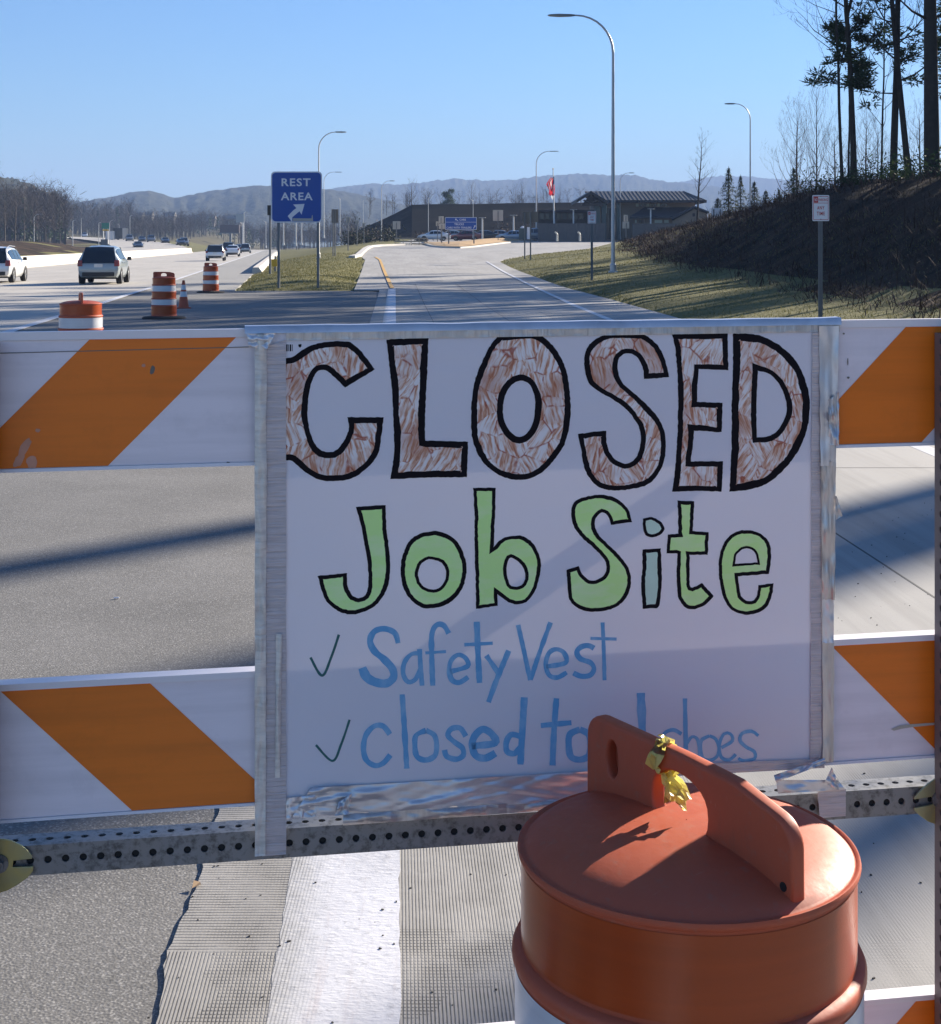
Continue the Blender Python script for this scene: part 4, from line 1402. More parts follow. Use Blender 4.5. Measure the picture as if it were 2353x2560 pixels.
# entrance gable facing the viewer
gx0, gx1, gxm = bp(1434, 0).x, bp(1505, 0).x, bp(1469, 0).x
gb = MB()
gy0, gy1 = DB - 6, DB + 6
P = [Vector((gx0, gy0, ez - .1)), Vector((gxm, gy0, bp(0, 477.5, gy0).z)), Vector((gx1 + .4, gy0, ez - .3)), Vector((gx0, gy1, ez - .1)), Vector((gxm, gy1, bp(0, 477.5, gy0).z)), Vector((gx1 + .4, gy1, ez - .3))]
gb.add(P + [p + Vector((0, 0, -.4)) for p in P], [(0, 1, 4, 3), (1, 2, 5, 4), (6, 9, 10, 7), (7, 10, 11, 8), (0, 6, 7, 1), (1, 7, 8, 2), (0, 3, 9, 6), (2, 8, 11, 5), (3, 4, 10, 9), (4, 5, 11, 10)])
gb.build('gable_roof', M_ROOF, bl)
tr_ = MB()
tr_.box(((gx0 + gx1) / 2 + .2, gy0 + .3, ez - .75), (gx1 - gx0 - 1.2, .3, .35))
tr_.build('tie_beam', M_DARKW, bl)
MB().prism([(gx0 + .8, ez - .8), (gx1, ez - .8), (gxm, bp(0, 478, gy0).z - .5)], [], lambda x, z, d: Vector((x, gy0 + 2.2 + d, z)), 0, .2).build('gable_shade_panel', M_DARKW, bl)  # dark sheet added for the shade under the gable roof
for s in (-1, 1):
    MB().path([Vector((gxm, gy0 + .3, ez - .6)), Vector((gxm + s * 1.0, gy0 + .3, ez - .1))], .12, 4).build('truss_strut', M_DARKW, bl)
MB().box((gxm, gy0 + .3, (ez + rz_) / 2 - .3), (.25, .25, rz_ - ez - .2)).build('king_post', M_DARKW, bl)
for px0, px1 in ((1488, 1500), (1505, 1516), (1543, 1550)):
    bbox('column', px0, px1, 508, 600, DB - 5.5, DB - 4.6, M_GRNW)
bbox('window', 1512.5, 1517.5, 514, 533, DB - 4.62, DB - 4.55, M_LITGL)
bbox('window', 1545.5, 1549.5, 512, 532, DB - 4.62, DB - 4.55, M_LITGL)
bbox('door', 1519, 1542, 520, 598, DB - .12, DB - .02, M_GLASS)
for k in range(9):
    x = 1590 + k * 9
    bbox('clerestory_window', x, x + 6.5, 509, 516, DB - .10, DB - .01, M_GLASS if k % 3 else M_LITGL)
for x0_, x1_, mm in ((1588, 1592, M_LITGL), (1597, 1603, M_GLASS), (1637, 1656, M_LITGL), (1661, 1672, M_LITGL)):
    bbox('window', x0_, x1_, 549.5, 557, DB - 4.1, DB - 4.01, mm)
# low wing roof with gable end at its right
wz0, wz1 = bp(0, 541, DB - 4).z, bp(0, 516, DB - 4).z
w0, w1, w2, w3 = bp(1573, 0, DB - 4).x, bp(1620, 0, DB - 4).x, bp(1736, 0, DB - 4).x, bp(1682, 0, DB - 4).x
wr = MB()
Q = [Vector((w0, DB - 5, wz0)), Vector((w3, DB - 5, wz0)), Vector((w2, DB - .1, wz1)), Vector((w1, DB - .1, wz1))]
wr.add(Q + [p + Vector((0, 0, -.3)) for p in Q], [(0, 1, 2, 3), (4, 7, 6, 5), (0, 4, 5, 1), (1, 5, 6, 2), (2, 6, 7, 3), (3, 7, 4, 0)])
wr.build('wing_roof', M_ROOF, bl)
ge = [(1682, 547), (1736, 520), (1768, 531), (1768, 600), (1682, 600)]
MB().prism(ge, [], lambda x, y, d: at(x, y, DB - 5.2) + Vector((0, d, 0)), 0, .5).build('gable_wall', M_STUC, bl)
for a_, c_ in (((1680, 548.5), (1736, 518)), ((1736, 518), (1772, 532))):
    MB().path([at(*a_, DB - 5.5), at(*c_, DB - 5.5)], .22, 4).build('barge_board', M_ROOF, bl)
bbox('wall_vent', 1732, 1738, 533, 541, DB - 5.32, DB - 5.22, M_DARKW)
# left flat roofed part and its clerestory
bbox('flat_roof', 1340, 1494, 524.5, 528.5, DB + 1, DB + 12, M_ROOF)
bbox('wall', 1346, 1492, 529, 600, DB + 3, DB + 11, M_DARKW)
for k in range(8):
    x = 1350 + k * 14
    bbox('window', x, x + 11, 533, 548, DB + 2.88, DB + 2.98, M_GLASS)
# stone garden wall in front
gw = thing('garden_wall', 'low grey stone wall in front of the visitor building', 'wall', Vector((bp(1420, 600).x, DB - 8, zb)))
for k in range(7):
    x = 1346 + k * 24
    bbox('wall_panel', x, x + 23.7, 558 + (k % 2) * .5, 606, DB - 8, DB - 7.3, M_STONE, gw)
for k in range(4):
    x = 1582 + k * 28
    bbox('wall_panel', x, x + 27.7, 559, 606, DB - 8.5, DB - 7.8, M_STONE, gw)
# bollards
M_CREAM = simple('cream_paint', (0.60, 0.56, 0.46), 0.6)
for px, lab in ((1393, 'cream bent bollard light at the foot of the flagpole'), (1450, 'cream bollard light left of the building entrance')):
    D = 188
    a = at(px, 599, D)
    t = thing('bollard_light', lab, 'bollard', a, 'bollard lights on the path')
    MB().path([a + Vector((0, 0, -.2)), a + Vector((0, 0, .7)), a + Vector((-.12, 0, .9))], [.14, .13, .11], 8).build('post', M_CREAM, t, flip=False)
    MB().path([a + Vector((-.12, 0, .9)), a + Vector((-.3, 0, .98))], [.11, .10], 8).build('head', M_CREAM, t, flip=False)
a = at(1307, 598, 190)
t = thing('waste_bin', 'white topped dark waste bin beside the parked silver car', 'bin', a)
MB().box(a + Vector((0, 0, .7)), (1.0, .6, 1.5)).build('body', M_GRNW, t)
MB().box(a + Vector((.75, -.1, .8)), (.35, .4, 1.6)).build('side_panel', M_WHITE, t)
MB().lathe([(.3, 1.45), (.3, 1.6), (.02, 1.75)], 10, a).build('lid', M_WHITE, t)
# flagpole with two flags
D = 203
a = at(1386.5, 590, D)
t = thing('flagpole', 'white flagpole between lamp post and building', 'flagpole', a)
zt = at(0, 424, D).z
MB().path([a + Vector((0, 0, -.3)), Vector((a.x - .2, D, zt))], [.16, .06], 8).build('pole', M_POLEW, t, flip=False)
MB().lathe([(.02, -.12), (.12, 0), (.02, .12)], 8, Vector((a.x - .2, D, zt + .1))).build('finial', M_YEL, t)
M_FR, M_FW, M_FB = m_leaf('flag_red', (.75, .04, .05), (.8, .06, .06)), m_leaf('flag_white', (.85, .85, .85), (.8, .8, .8)), simple('flag_blue', (.02, .03, .15), .8)
def flag(label, rows, mats, name='flag'):
    """hanging limp flag: rows of (py, px_left, px_right)"""
    t2 = thing(name, label, 'flag', at(1386, rows[0][0], D), 'flags on the flagpole')
    for bi, mm in enumerate(mats):
        b = MB()
        for j, (py, xl2, xr2) in enumerate(rows):
            for k in (0, 1):
                u = (bi + k) / len(mats)
                q = at(lerp(xl2, xr2, u), py + 2.5 * math.sin(u * 5 + j), D)
                q.y += .25 * math.sin(u * 9 + j * 1.7)
                b.v.append(q)
        for j in range(len(rows) - 1):
            b.f.append((2 * j, 2 * j + 1, 2 * j + 3, 2 * j + 2)); b.m.append(0)
        b.build('stripe' if mm is not M_FB else 'canton', mm, t2, flip=False)
flag('red and white striped flag with dark blue canton hanging on the flagpole', [(442, 1378, 1385.5), (450, 1371, 1385.5), (458, 1366, 1385.5), (467, 1369, 1385.5), (475, 1372, 1381)], [M_FR, M_FW, M_FR, M_FW, M_FR, M_FB])
flag('red flag with a white tip hanging below the striped flag', [(463, 1376, 1386.5), (472, 1374, 1386.5), (482, 1372, 1386.5), (490, 1375, 1386)], [M_FR, M_FR, M_FR])
flag('white lower part of the second flag on the flagpole', [(486, 1378, 1386), (492, 1379, 1385.5), (498, 1381, 1384.5)], [M_FW])

# houses far on the wooded hill
M_SIDING = simple('weathered_siding', (0.20, 0.185, 0.17), 0.8)
for px, py, D, w, lab in ((345, 549, 700, 5, 'tiny white house among the far woods'), (372, 547, 720, 4, 'second tiny white house among the far woods, right of the first'), (425, 548, 720, 5, 'tiny pale house in the far woods above the barrier end'),
                          (505, 556, 700, 13, 'low long pale building in the far clearing'), (580, 556, 710, 9, 'pale roofed building in the far clearing above the billboard')):
    a = at(px, py, D)
    t = thing('house', lab, 'house', a, 'far houses on the hillside')
    MB().box(a + Vector((0, 0, -.5)), (w, 6, 3)).build('wall', M_SIDING, t)
    rr2 = MB()
    h = 1.5
    P = [Vector((-w / 2 - .3, -3.3, h)), Vector((w / 2 + .3, -3.3, h)), Vector((w / 2 + .3, 3.3, h)), Vector((-w / 2 - .3, 3.3, h)), Vector((-w / 2 - .3, 0, h + 2)), Vector((w / 2 + .3, 0, h + 2))]
    rr2.add([a + q for q in P], [(0, 1, 5, 4), (2, 3, 4, 5), (0, 4, 3), (1, 2, 5), (0, 3, 2, 1)])
    rr2.build('roof', M_BACKG, t)
    for k in (-.25, .25):
        MB().box(a + Vector((w * k, -3.03, 0)), (1.1, .08, 1.3)).build('window', M_GLASS, t)

# ------------------------------------------------------------------ cars
M_TYRE = simple('tyre_rubber', (0.015, 0.015, 0.016), 0.9, var=0.2)
M_RIM = simple('alloy_rim', (0.42, 0.43, 0.44), 0.35, 0.7)
M_TAIL = simple('tail_light_red', (0.22, 0.03, 0.03), 0.2)
M_TRIM = simple('black_trim', (0.02, 0.02, 0.022), 0.6)
M_CGL = simple('car_glass', (0.012, 0.016, 0.018), 0.06, spec=0.9)
M_PLATE = simple('number_plate', (0.6, 0.6, 0.58), 0.5)
def car_paint(name, col):
    t = NT(name)
    n = t.noise(1.5, 3)
    t.set(color=t.mix(tuple(x * .93 for x in col), col, n), rough=0.32, metal=0.25, coat=0.8)
    return t.mat
WAGON = [(-2.24, .40, .62, .66, .80, .74), (-2.20, .34, .80, .86, .84, .76), (-2.08, .30, .98, 1.06, .87, .72), (-1.86, .26, 1.02, 1.36, .885, .64), (-1.66, .25, 1.02, 1.50, .89, .62), (-.9, .24, 1.0, 1.585, .89, .63), (0, .24, .99, 1.58, .89, .63),
         (.55, .24, .97, 1.49, .89, .62), (1.0, .24, .95, 1.25, .885, .66), (1.32, .25, .94, 1.00, .88, .70), (1.8, .28, .84, .88, .86, .68), (2.1, .32, .70, .74, .80, .62), (2.24, .40, .58, .60, .66, .52)]
SEDAN = [(-2.40, .40, .66, .70, .78, .70), (-2.34, .32, .86, .92, .84, .72), (-2.1, .28, 1.0, 1.04, .88, .72), (-1.7, .26, 1.0, 1.08, .90, .70), (-1.2, .25, .98, 1.34, .905, .62), (-.75, .24, .97, 1.44, .905, .58), (0, .24, .95, 1.46, .905, .58),
         (.45, .24, .94, 1.40, .905, .59), (.95, .24, .92, 1.12, .90, .64), (1.25, .25, .91, .96, .89, .70), (1.8, .28, .84, .88, .87, .70), (2.2, .32, .70, .74, .80, .64), (2.36, .40, .58, .60, .66, .52)]
SUV = [(-2.30, .46, .74, .78, .84, .78), (-2.26, .42, .95, 1.0, .90, .82), (-2.2, .38, 1.12, 1.22, .93, .80), (-2.06, .34, 1.14, 1.62, .94, .74), (-1.9, .34, 1.14, 1.74, .94, .72), (-1.0, .32, 1.12, 1.80, .95, .72), (0, .32, 1.10, 1.79, .95, .72),
       (.5, .32, 1.08, 1.68, .95, .72), (.95, .32, 1.06, 1.30, .94, .74), (1.25, .33, 1.05, 1.12, .93, .76), (1.8, .36, .98, 1.02, .92, .76), (2.15, .40, .82, .86, .86, .70), (2.30, .48, .66, .70, .74, .60)]
def sec_pts(s):
    y, z0, zb_, zr, hw, hr = s
    half = [(hw * .86, z0), (hw * .97, z0 + .16), (hw, (z0 + zb_) / 2 + .08), (hw * .985, zb_), (lerp(hw * .97, hr, .92), lerp(zb_, zr, .9)), (hr * .72, zr + .02), (0, zr + .045 * min(1, (zr - zb_) * 4))]
    return [Vector((x, y, z)) for x, z in half], [Vector((-x, y, z)) for x, z in half[-2::-1]]
def make_car(name, label, paint, stations, cat='car', group='cars on the highway', lamps='side'):
    t = local_thing(name, label, cat, group)
    b = MB()
    rows = []
    for s in stations:
        a, c = sec_pts(s)
        rows.append(a + c)
    n = len(rows[0])
    for r_ in rows:
        b.v += r_
    for j in range(len(rows) - 1):
        for i in range(n - 1):
            b.f.append((j * n + i, j * n + i + 1, (j + 1) * n + i + 1, (j + 1) * n + i)); b.m.append(0)
        b.f.append((j * n + n - 1, j * n, (j + 1) * n, (j + 1) * n + n - 1)); b.m.append(0)
    b.f += [tuple(range(n)), tuple(range((len(rows) - 1) * n + n - 1, (len(rows) - 1) * n - 1, -1))]; b.m += [0, 0]
    b.build('body', paint, t, smooth=38)
    # glass: rear, front, sides
    def surf(j0, u0, j1, u1, zfrac0, zfrac1):
        pass
    def roofpt(y, side, f):
        """point on the cabin side at height fraction f between belt and roof"""
        for s0, s1 in zip(stations, stations[1:]):
            if s0[0] <= y <= s1[0]:
                u = (y - s0[0]) / (s1[0] - s0[0])
                zb_, zr, hw, hr = (lerp(s0[k], s1[k], u) for k in (2, 3, 4, 5))
                p0, p1 = Vector((hw * .985, y, zb_)), Vector((lerp(hw * .97, hr, .92), y, lerp(zb_, zr, .9)))
                q = p0.lerp(p1, f)
                return Vector((side * (q.x + .012), q.y, q.z + .004))
    tall = [s for s in stations if s[3] - s[2] > .33]
    ya, yb = tall[0][0] - .05, tall[-1][0] + .22
    for side in (-1, 1):
        spans = [(ya + .12, lerp(ya, yb, .36)), (lerp(ya, yb, .39), lerp(ya, yb, .66)), (lerp(ya, yb, .69), yb)]
        for a_, c_ in spans:
            g = MB()
            k = 4
            for i in range(k + 1):
                y = lerp(a_, c_, i / k)
                s_h = 0.93
                g.v += [roofpt(y, side, .06), roofpt(y, side, s_h)]
            for i in range(k):
                g.f.append((2 * i, 2 * i + 1, 2 * i + 3, 2 * i + 2)); g.m.append(0)
            g.build('side_window', M_CGL, t, flip=False)
        # door seam handles
        for y in (lerp(ya, yb, .30), lerp(ya, yb, .62)):
            q = roofpt(y, side, 0)
            MB().box(q + Vector((side * .012, 0, -.10)), (.03, .18, .03)).build('door_handle', paint, t)
        q = roofpt(yb - .25, side, .05)
        mr = MB().box(q + Vector((side * .13, .05, .06)), (.2, .12, .15), taper=.8)
        mr.build('wing_mirror', M_TRIM, t, bevel=.02)
    # rear and front glass follow the slope between the belt and the roof
    def glass(idx0, idx1, inset, name_):
        s0, s1 = stations[idx0], stations[idx1]
        k = range(min(idx0, idx1), max(idx0, idx1) + 1)
        g = MB()
        order = list(k)
        for i in order:
            y, z0, zb_, zr, hw, hr = stations[i]
            u = .80
            sgn = -1 if name_ == 'rear_window' else 1
            for f in (-1, -.5, 0, .5, 1):
                x = f * (hr + .02) * (.94 if i != order[0] else .98)
                zz = zr + .052 * min(1, (zr - zb_) * 4) * (1 - .3 * abs(f))
                g.v.append(Vector((x, y + sgn * .02, zz + .012)))
        for j in range(len(order) - 1):
            for i in range(4):
                g.f.append((5 * j + i, 5 * j + i + 1, 5 * j + 6 + i, 5 * j + 5 + i)); g.m.append(0)
        g.build(name_, M_CGL, t, flip=False)
    r0 = next(i for i, s in enumerate(stations) if s[3] - s[2] > .05 and s[0] > -2.3) 
    r1 = next(i for i, s in enumerate(stations) if s[3] > max(q[3] for q in stations) - .12)
    glass(r0, r1, .05, 'rear_window')
    f0 = max(i for i, s in enumerate(stations) if s[3] > max(q[3] for q in stations) - .12)
    f1 = max(i for i, s in enumerate(stations) if s[3] - s[2] > .05)
    glass(f0, f1, .05, 'windscreen')
    # wheels
    wr_ = .33 if stations is not SUV else .37
    for y in (-1.36, 1.40):
        for side in (-1, 1):
            hw = .89 if stations is not SUV else .95
            c = Vector((side * (hw - .10), y, wr_))
            ty = MB()
            prof_ = [(wr_ * .62, -.11), (wr_ * .95, -.115), (wr_, -.08), (wr_, .08), (wr_ * .95, .115), (wr_ * .62, .11)]
            M = Matrix.Rotation(math.pi / 2, 3, 'Y')
            tmp = MB().lathe(prof_, 22)
            ty.add([M @ v + c for v in tmp.v], tmp.f)
            w = ty.build('wheel', M_TYRE, t, smooth=50)
            rim = MB()
            for k in range(5):
                a = k * 2 * math.pi / 5
                rim.box(c + Vector((side * .085, math.cos(a) * wr_ * .34, math.sin(a) * wr_ * .34)), (.03, .07, wr_ * .62), M=Matrix.Rotation(-a + math.pi / 2, 3, 'X'))
            tmp = MB().lathe([(wr_ * .60, -.02), (wr_ * .66, .01), (wr_ * .60, .03)], 20)
            rim.add([M @ v * 1 + c + Vector((side * .09, 0, 0)) for v in tmp.v], tmp.f)
            rim.build('rim', M_RIM, w)
            # dark wheel arch
            arch = MB()
            pts = [(math.cos(a) * wr_ * 1.16, math.sin(a) * wr_ * 1.16) for a in [math.pi * k / 12 for k in range(13)]]
            arch.prism([(p[0], p[1]) for p in pts], [], lambda u, v, d: Vector((side * (hw - .03 + d), y + u, wr_ + v)), 0, .035)
            arch.build('wheel_arch', M_TRIM, t)
    yr = stations[1][0]
    rear_z = stations[1][2]
    for side in (-1, 1):
        if lamps == 'side':
            MB().box((side * (stations[2][4] - .10), yr + .06, rear_z + .08), (.22, .20, .26), taper=.85).build('tail_light', M_TAIL, t, bevel=.03)
        MB().box((side * (stations[-2][4] - .2), stations[-2][0] + .02, stations[-2][2] - .04), (.34, .12, .13)).build('headlight', M_RIM, t, bevel=.03)
    MB().box((0, yr - .02, rear_z - .02), (.36, .03, .14)).build('number_plate', M_PLATE, t)
    MB().box((0, yr - .005, stations[0][1] + .02), (1.35, .14, .17)).build('bumper', M_TRIM, t, bevel=.03)
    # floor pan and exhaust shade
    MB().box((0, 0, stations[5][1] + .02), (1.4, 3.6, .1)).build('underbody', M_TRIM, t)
    return t
hdg = lambda y: math.atan(0.127)
P_SILV = car_paint('silver_green_paint', (0.30, 0.345, 0.36))
P_WHITE = car_paint('white_car_paint', (0.70, 0.71, 0.72))
P_GREY = car_paint('grey_car_paint', (0.18, 0.19, 0.20))
P_BLACK = car_paint('black_car_paint', (0.018, 0.018, 0.02))
P_RED = car_paint('dark_red_paint', (0.13, 0.015, 0.02))
P_BLUE = car_paint('pale_blue_paint', (0.26, 0.33, 0.42))
def on_hw(px, D, z=None):
    X = (px - CX) / F * D
    return Vector((X, D, z_hw(D) + .012 if z is None else z))
wag = make_car('estate_car', 'silver green hatchback in the near lane, seen from behind', P_SILV, WAGON)
place(wag, on_hw(262, 64), hdg(0), (1.0, 1.0, 1.03))
w2 = make_car('estate_car', 'white estate car cut off by the left border of the picture', P_WHITE, WAGON)
place(w2, on_hw(0, 66), hdg(0), (1.0, 1.05, 1.0))
for side in (-1, 1):
    MB().path([Vector((side * .60, -1.6, 1.56)), Vector((side * .60, -.9, 1.66)), Vector((side * .60, .3, 1.62))], .02, 5).build('roof_rail', M_RIM, w2)
sv = make_car('small_suv', 'white sport utility car far ahead in the near lane, left of the others', P_WHITE, SUV)
place(sv, on_hw(540, 142), hdg(0), (.95, .95, .85))
sd = make_car('sedan_car', 'white sedan far ahead, second of the three in the near lane', P_WHITE, SEDAN)
place(sd, on_hw(582, 185), hdg(0))
dup(wag, on_hw(614, 245), hdg(0), 1.0, 'grey green hatchback farthest ahead of the three in the near lane')
bk = make_car('sedan_car', 'black car partly hidden between the far white sedan and the farthest hatchback', P_BLACK, SEDAN)
place(bk, on_hw(598, 270), hdg(0))
gs = make_car('small_suv', 'grey sport utility car hidden behind the far white sedan', P_GREY, SUV)
place(gs, on_hw(572, 215), hdg(0))
dup(sd, on_hw(556, 330), hdg(0), 1.0, 'white car far ahead, its roof above the white sport utility car')
# other carriageway
for i, (px, py, D, src, lab) in enumerate(((345, 623, 270, bk, 'black car just above the barrier right of the silver hatchback'), (324, 604, 370, gs, 'dark car on the far carriageway next to the truck'), (355, 605, 360, bk, 'second dark car in the row on the far carriageway'),
                                           (378, 606, 350, gs, 'third dark car in the row on the far carriageway'), (413, 609, 335, bk, 'fourth dark car in the row on the far carriageway'), (452, 614, 300, bk, 'dark car nearest the end of the median barrier'),
                                           (460, 615, 310, gs, 'grey car right behind the dark one near the barrier end'), (212, 594, 500, sv, 'white van shaped car at the head of the far carriageway'))):
    dup(src, at(px, py, D), math.pi + .28, 1.0, lab, 'cars on the far carriageway')
tk = thing('truck', 'small white cab and dark box truck on the far carriageway', 'truck', at(297, 601, 400))
a = at(297, 601, 400)
MB().box(a + Vector((.6, 0, 1.9)), (2.5, 7, 3.0)).build('cargo_box', P_BLACK, tk)
MB().box(a + Vector((-1.2, -4.6, 1.4)), (2.3, 2.0, 2.3), taper=.9).build('cab', P_WHITE, tk)
for yy in (-4, 2):
    for s in (-.8, .9):
        MB().path([a + Vector((s - .15, yy, .45)), a + Vector((s + .15, yy, .45))], .45, 12).build('wheel', M_TYRE, tk)
# parked cars
for px, py, D, src, rz, lab in ((1128, 598, 212, None, 1.5, 'silver car parked behind the blue board sign, left end'), (1165, 600, 208, 'red', 1.45, 'dark red car parked behind the blue board sign'), (1207, 600, 214, 'blk', 1.6, 'black car parked right of the blue board sign'),
                                (1282, 598, 200, 'blue', 1.5, 'pale blue car parked right of the square tan sign'), (1330, 598, 204, 'gry', 1.55, 'silver grey car parked behind the dark sign pair'), (1085, 601, 205, 'wht', 1.6, 'white car parked at the left end of the lot'),
                                (1245, 596, 222, 'tan', 1.5, 'grey car parked behind the square tan sign')):
    pnt = {None: P_SILV, 'red': P_RED, 'blk': P_BLACK, 'blue': P_BLUE, 'gry': P_GREY, 'wht': P_WHITE, 'tan': P_GREY}[src]
    c = make_car('parked_car', lab, pnt, SEDAN if src != 'gry' else SUV, group='cars parked at the rest area')
    p = at(px, py, D); p.z = z_ramp(D) + .01
    place(c, p, rz)
# ------------------------------------------------------------------ traffic drums and cone
def m_drum_plastic():
    t = NT('orange_plastic')
    n = t.noise(6, 4, .6); n2 = t.noise(55, 5, .7)
    c = t.mix((0.42, 0.078, 0.034), (0.48, 0.105, 0.048), n)
    c = t.mix(c, (0.36, 0.14, 0.09), t.ramp(n2, [(.56, 0.0), (.72, .55)]))
    n3 = t.noise(9, 6, .75, src=t.mapping((1, 1, .35)))
    c = t.mix(c, (0.20, 0.085, 0.055), t.ramp(n3, [(.56, 0.0), (.74, .55)]))
    n4 = t.noise(240, 2, .5, src=t.mapping((1, .06, .4), rot=(0, 0, .6)))
    c = t.mix(c, (0.50, 0.20, 0.13), t.ramp(n4, [(.70, 0.0), (.78, .5)]))
    t.set(color=c, rough=t.ramp(n2, [(.3, .46), (.7, .64)]), spec=0.38)
    t.bump(t.noise(120, 3), .08, .002)
    return t.mat
def m_sheeting(name, col, streak):
    t = NT(name)
    n = t.noise(3, 4, .6, src=t.mapping((.35, .35, 9)))
    hx = t.voronoi(420)
    c = t.mix(col, tuple(min(1, x * streak) for x in col), t.ramp(n, [(.4, 0.0), (.75, 1.0)]))
    c = t.mix(c, tuple(x * .8 for x in col), t.ramp(t.noise(22, 5, .7), [(.6, 0), (.8, .5)]))
    t.set(color=c, rough=.28, spec=.5)
    t.bump(hx, .06, .001)
    return t.mat
M_DRUM = m_drum_plastic()
M_OREFL = m_sheeting('orange_reflective_sheeting', (0.36, 0.052, 0.006), 1.25)
M_WREFL = m_sheeting('white_reflective_sheeting', (0.66, 0.665, 0.68), 0.86)
M_RUBB = simple('black_rubber', (0.022, 0.021, 0.02), .85, var=.3, nscale=12, bump=.3, bscale=30)

def make_drum(name, label, group):
    """traffic drum about 0.93 m high, lid radius 0.2295, handle along local x"""
    t = local_thing(name, label, 'traffic drum', group)
    N = 96
    body = MB().lathe([(.001, .868), (.05, .8675), (.10, .865), (.145, .8595), (.180, .852), (.200, .8455), (.2120, .8395), (.2185, .8345), (.2215, .8322), (.2240, .8325), (.2265, .8345), (.2292, .8340), (.2302, .8300), (.2292, .8255), (.2262, .8235), (.2245, .8215),
                       (.2245, .812), (.2245, .706), (.2345, .703), (.2375, .697), (.2375, .690), (.2350, .684), (.2330, .682), (.2330, .560), (.2420, .557), (.2450, .550), (.2420, .541), (.2385, .540), (.2385, .425),
                       (.2470, .421), (.2500, .414), (.2470, .406), (.2430, .404), (.2430, .285), (.2520, .281), (.2550, .274), (.2520, .266), (.2490, .264), (.2490, .075), (.262, .068), (.262, .0)], N)
    body.build('drum_body', M_DRUM, t, smooth=50, flip=False)
    for z0, z1, r, mm in ((.712, .818, .2252, M_OREFL), (.564, .678, .2337, M_WREFL), (.430, .536, .2392, M_OREFL), (.290, .400, .2437, M_WREFL), (.100, .255, .2497, M_OREFL)):
        MB().lathe([(r, z0), (r, z1)], N).build('reflective_band', mm, t, smooth=True, flip=False)
    MB().lathe([(.263, .0), (.43, .0), (.43, .028), (.40, .05), (.30, .062), (.264, .066)], 48).build('rubber_base', M_RUBB, t, smooth=40, flip=False)
    # handle plate with a grip opening and a smaller slot
    L, H = .2125, .1115
    def rc(cx, cy, r, a0, a1, n=7):
        return [(cx + r * math.cos(math.radians(lerp(a0, a1, k / n))), cy + r * math.sin(math.radians(lerp(a0, a1, k / n)))) for k in range(n + 1)]
    outer = [(-L, -.03), (L, -.03)] + rc(L - .038, H - .058, .038, 0, 75) + [(.105, H - .004)] + [(0.0, H)] + [(-.10, H)] + rc(-L + .032, H - .032, .032, 90, 180)
    hole = [(-.028 + .062 * math.cos(a) * (1 if math.cos(a) > 0 else .8) + .02, .043 + (.041 if math.sin(a) > 0 else .046) * math.copysign(abs(math.sin(a)) ** .8, math.sin(a))) for a in [2 * math.pi * k / 28 for k in range(28)]]
    slot = [(-.150 + .0125 * math.cos(a), .060 + (.026 if True else 0) * math.sin(a)) for a in [2 * math.pi * k / 20 for k in range(20)]]
    pl = MB()
    base = .846
    # flat faces with a rounded edge: each outline is stepped in round a quarter circle on both sides
    def inset(p, w):
        sg = 1 if sum(p[k - 1][0] * p[k][1] - p[k][0] * p[k - 1][1] for k in range(len(p))) > 0 else -1
        out = []
        for k in range(len(p)):
            a, b_, c = p[k - 1], p[k], p[(k + 1) % len(p)]
            n1 = Vector((-(b_[1] - a[1]), b_[0] - a[0])) * sg
            n2 = Vector((-(c[1] - b_[1]), c[0] - b_[0])) * sg
            n1.normalize(); n2.normalize()
            m_ = n1 + n2
            m_.normalize()
            out.append((b_[0] + m_.x * w, b_[1] + m_.y * w))
        return out
    tk2, rr2 = .0115, .0062
    lay = [(rr2 * (1 - math.sin(a)), -tk2 + rr2 * (1 - math.cos(a))) for a in (0, .35, .7, 1.05, 1.5708)]
    lay = lay + [(w_, -d_) for w_, d_ in lay[::-1]]
    loops = [(outer, 1)] + [(hole, -1), (slot, -1)]
    for lp, sg in loops:
        o_ = len(pl.v); n_ = len(lp)
        for w_, d_ in lay:
            pl.v += [Vector((x, d_, base + z)) for x, z in inset(lp, w_ * sg * (1 if sg > 0 else .6))]
        for q in range(len(lay) - 1):
            for k in range(n_):
                pl.f.append((o_ + q * n_ + k, o_ + q * n_ + (k + 1) % n_, o_ + (q + 1) * n_ + (k + 1) % n_, o_ + (q + 1) * n_ + k)); pl.m.append(0)
    for d_ in (-tk2, tk2):
        pl.sheet(inset(outer, rr2), [inset(hole, -rr2 * .6), inset(slot, -rr2 * .6)], lambda x, z, d_=d_: Vector((x, d_, base + z)))
    h = pl.build('handle', M_DRUM, t, smooth=65)
    for pol in h.data.polygons:
        if abs(pol.normal.y) > .9995:
            pol.use_smooth = False
    MB().box((-.150, .008, base + .060), (.027, .004, .054)).build('slot_floor', M_DRUM, h)
    # moulded marks on the lid and the drain hole in the handle
    MB().path([Vector((.196, -.0123, base + .0075)), Vector((.196, -.0114, base + .0075))], .0058, 12).build('drain_hole', M_BLACK, h, flip=False)
    lm = MB()
    for k, (x, y, w) in enumerate(((-.03, -.055, .018), (-.035, -.075, .012), (-.008, -.060, .010), (.01, -.075, .012), (.075, .055, .02), (.10, .06, .012), (.05, .07, .016))):
        r_ = math.hypot(x, y); z = interp([(0, .866), (.06, .8655), (.12, .863), (.165, .858)], r_)
        lm.box((x, y, z), (w, .004, .0024), rz=.5 + k)
    lm.build('moulded_mark', M_DRUM, t)
    lr = MB()
    return t
G_DR = 'orange and white traffic drums'
drum = make_drum('traffic_drum', 'big orange drum with lid handle standing in front of the barricade', G_DR)
HA, HB = Vector((.178, 2.157)), Vector((.404, 1.797))
hdir = (HB - HA)
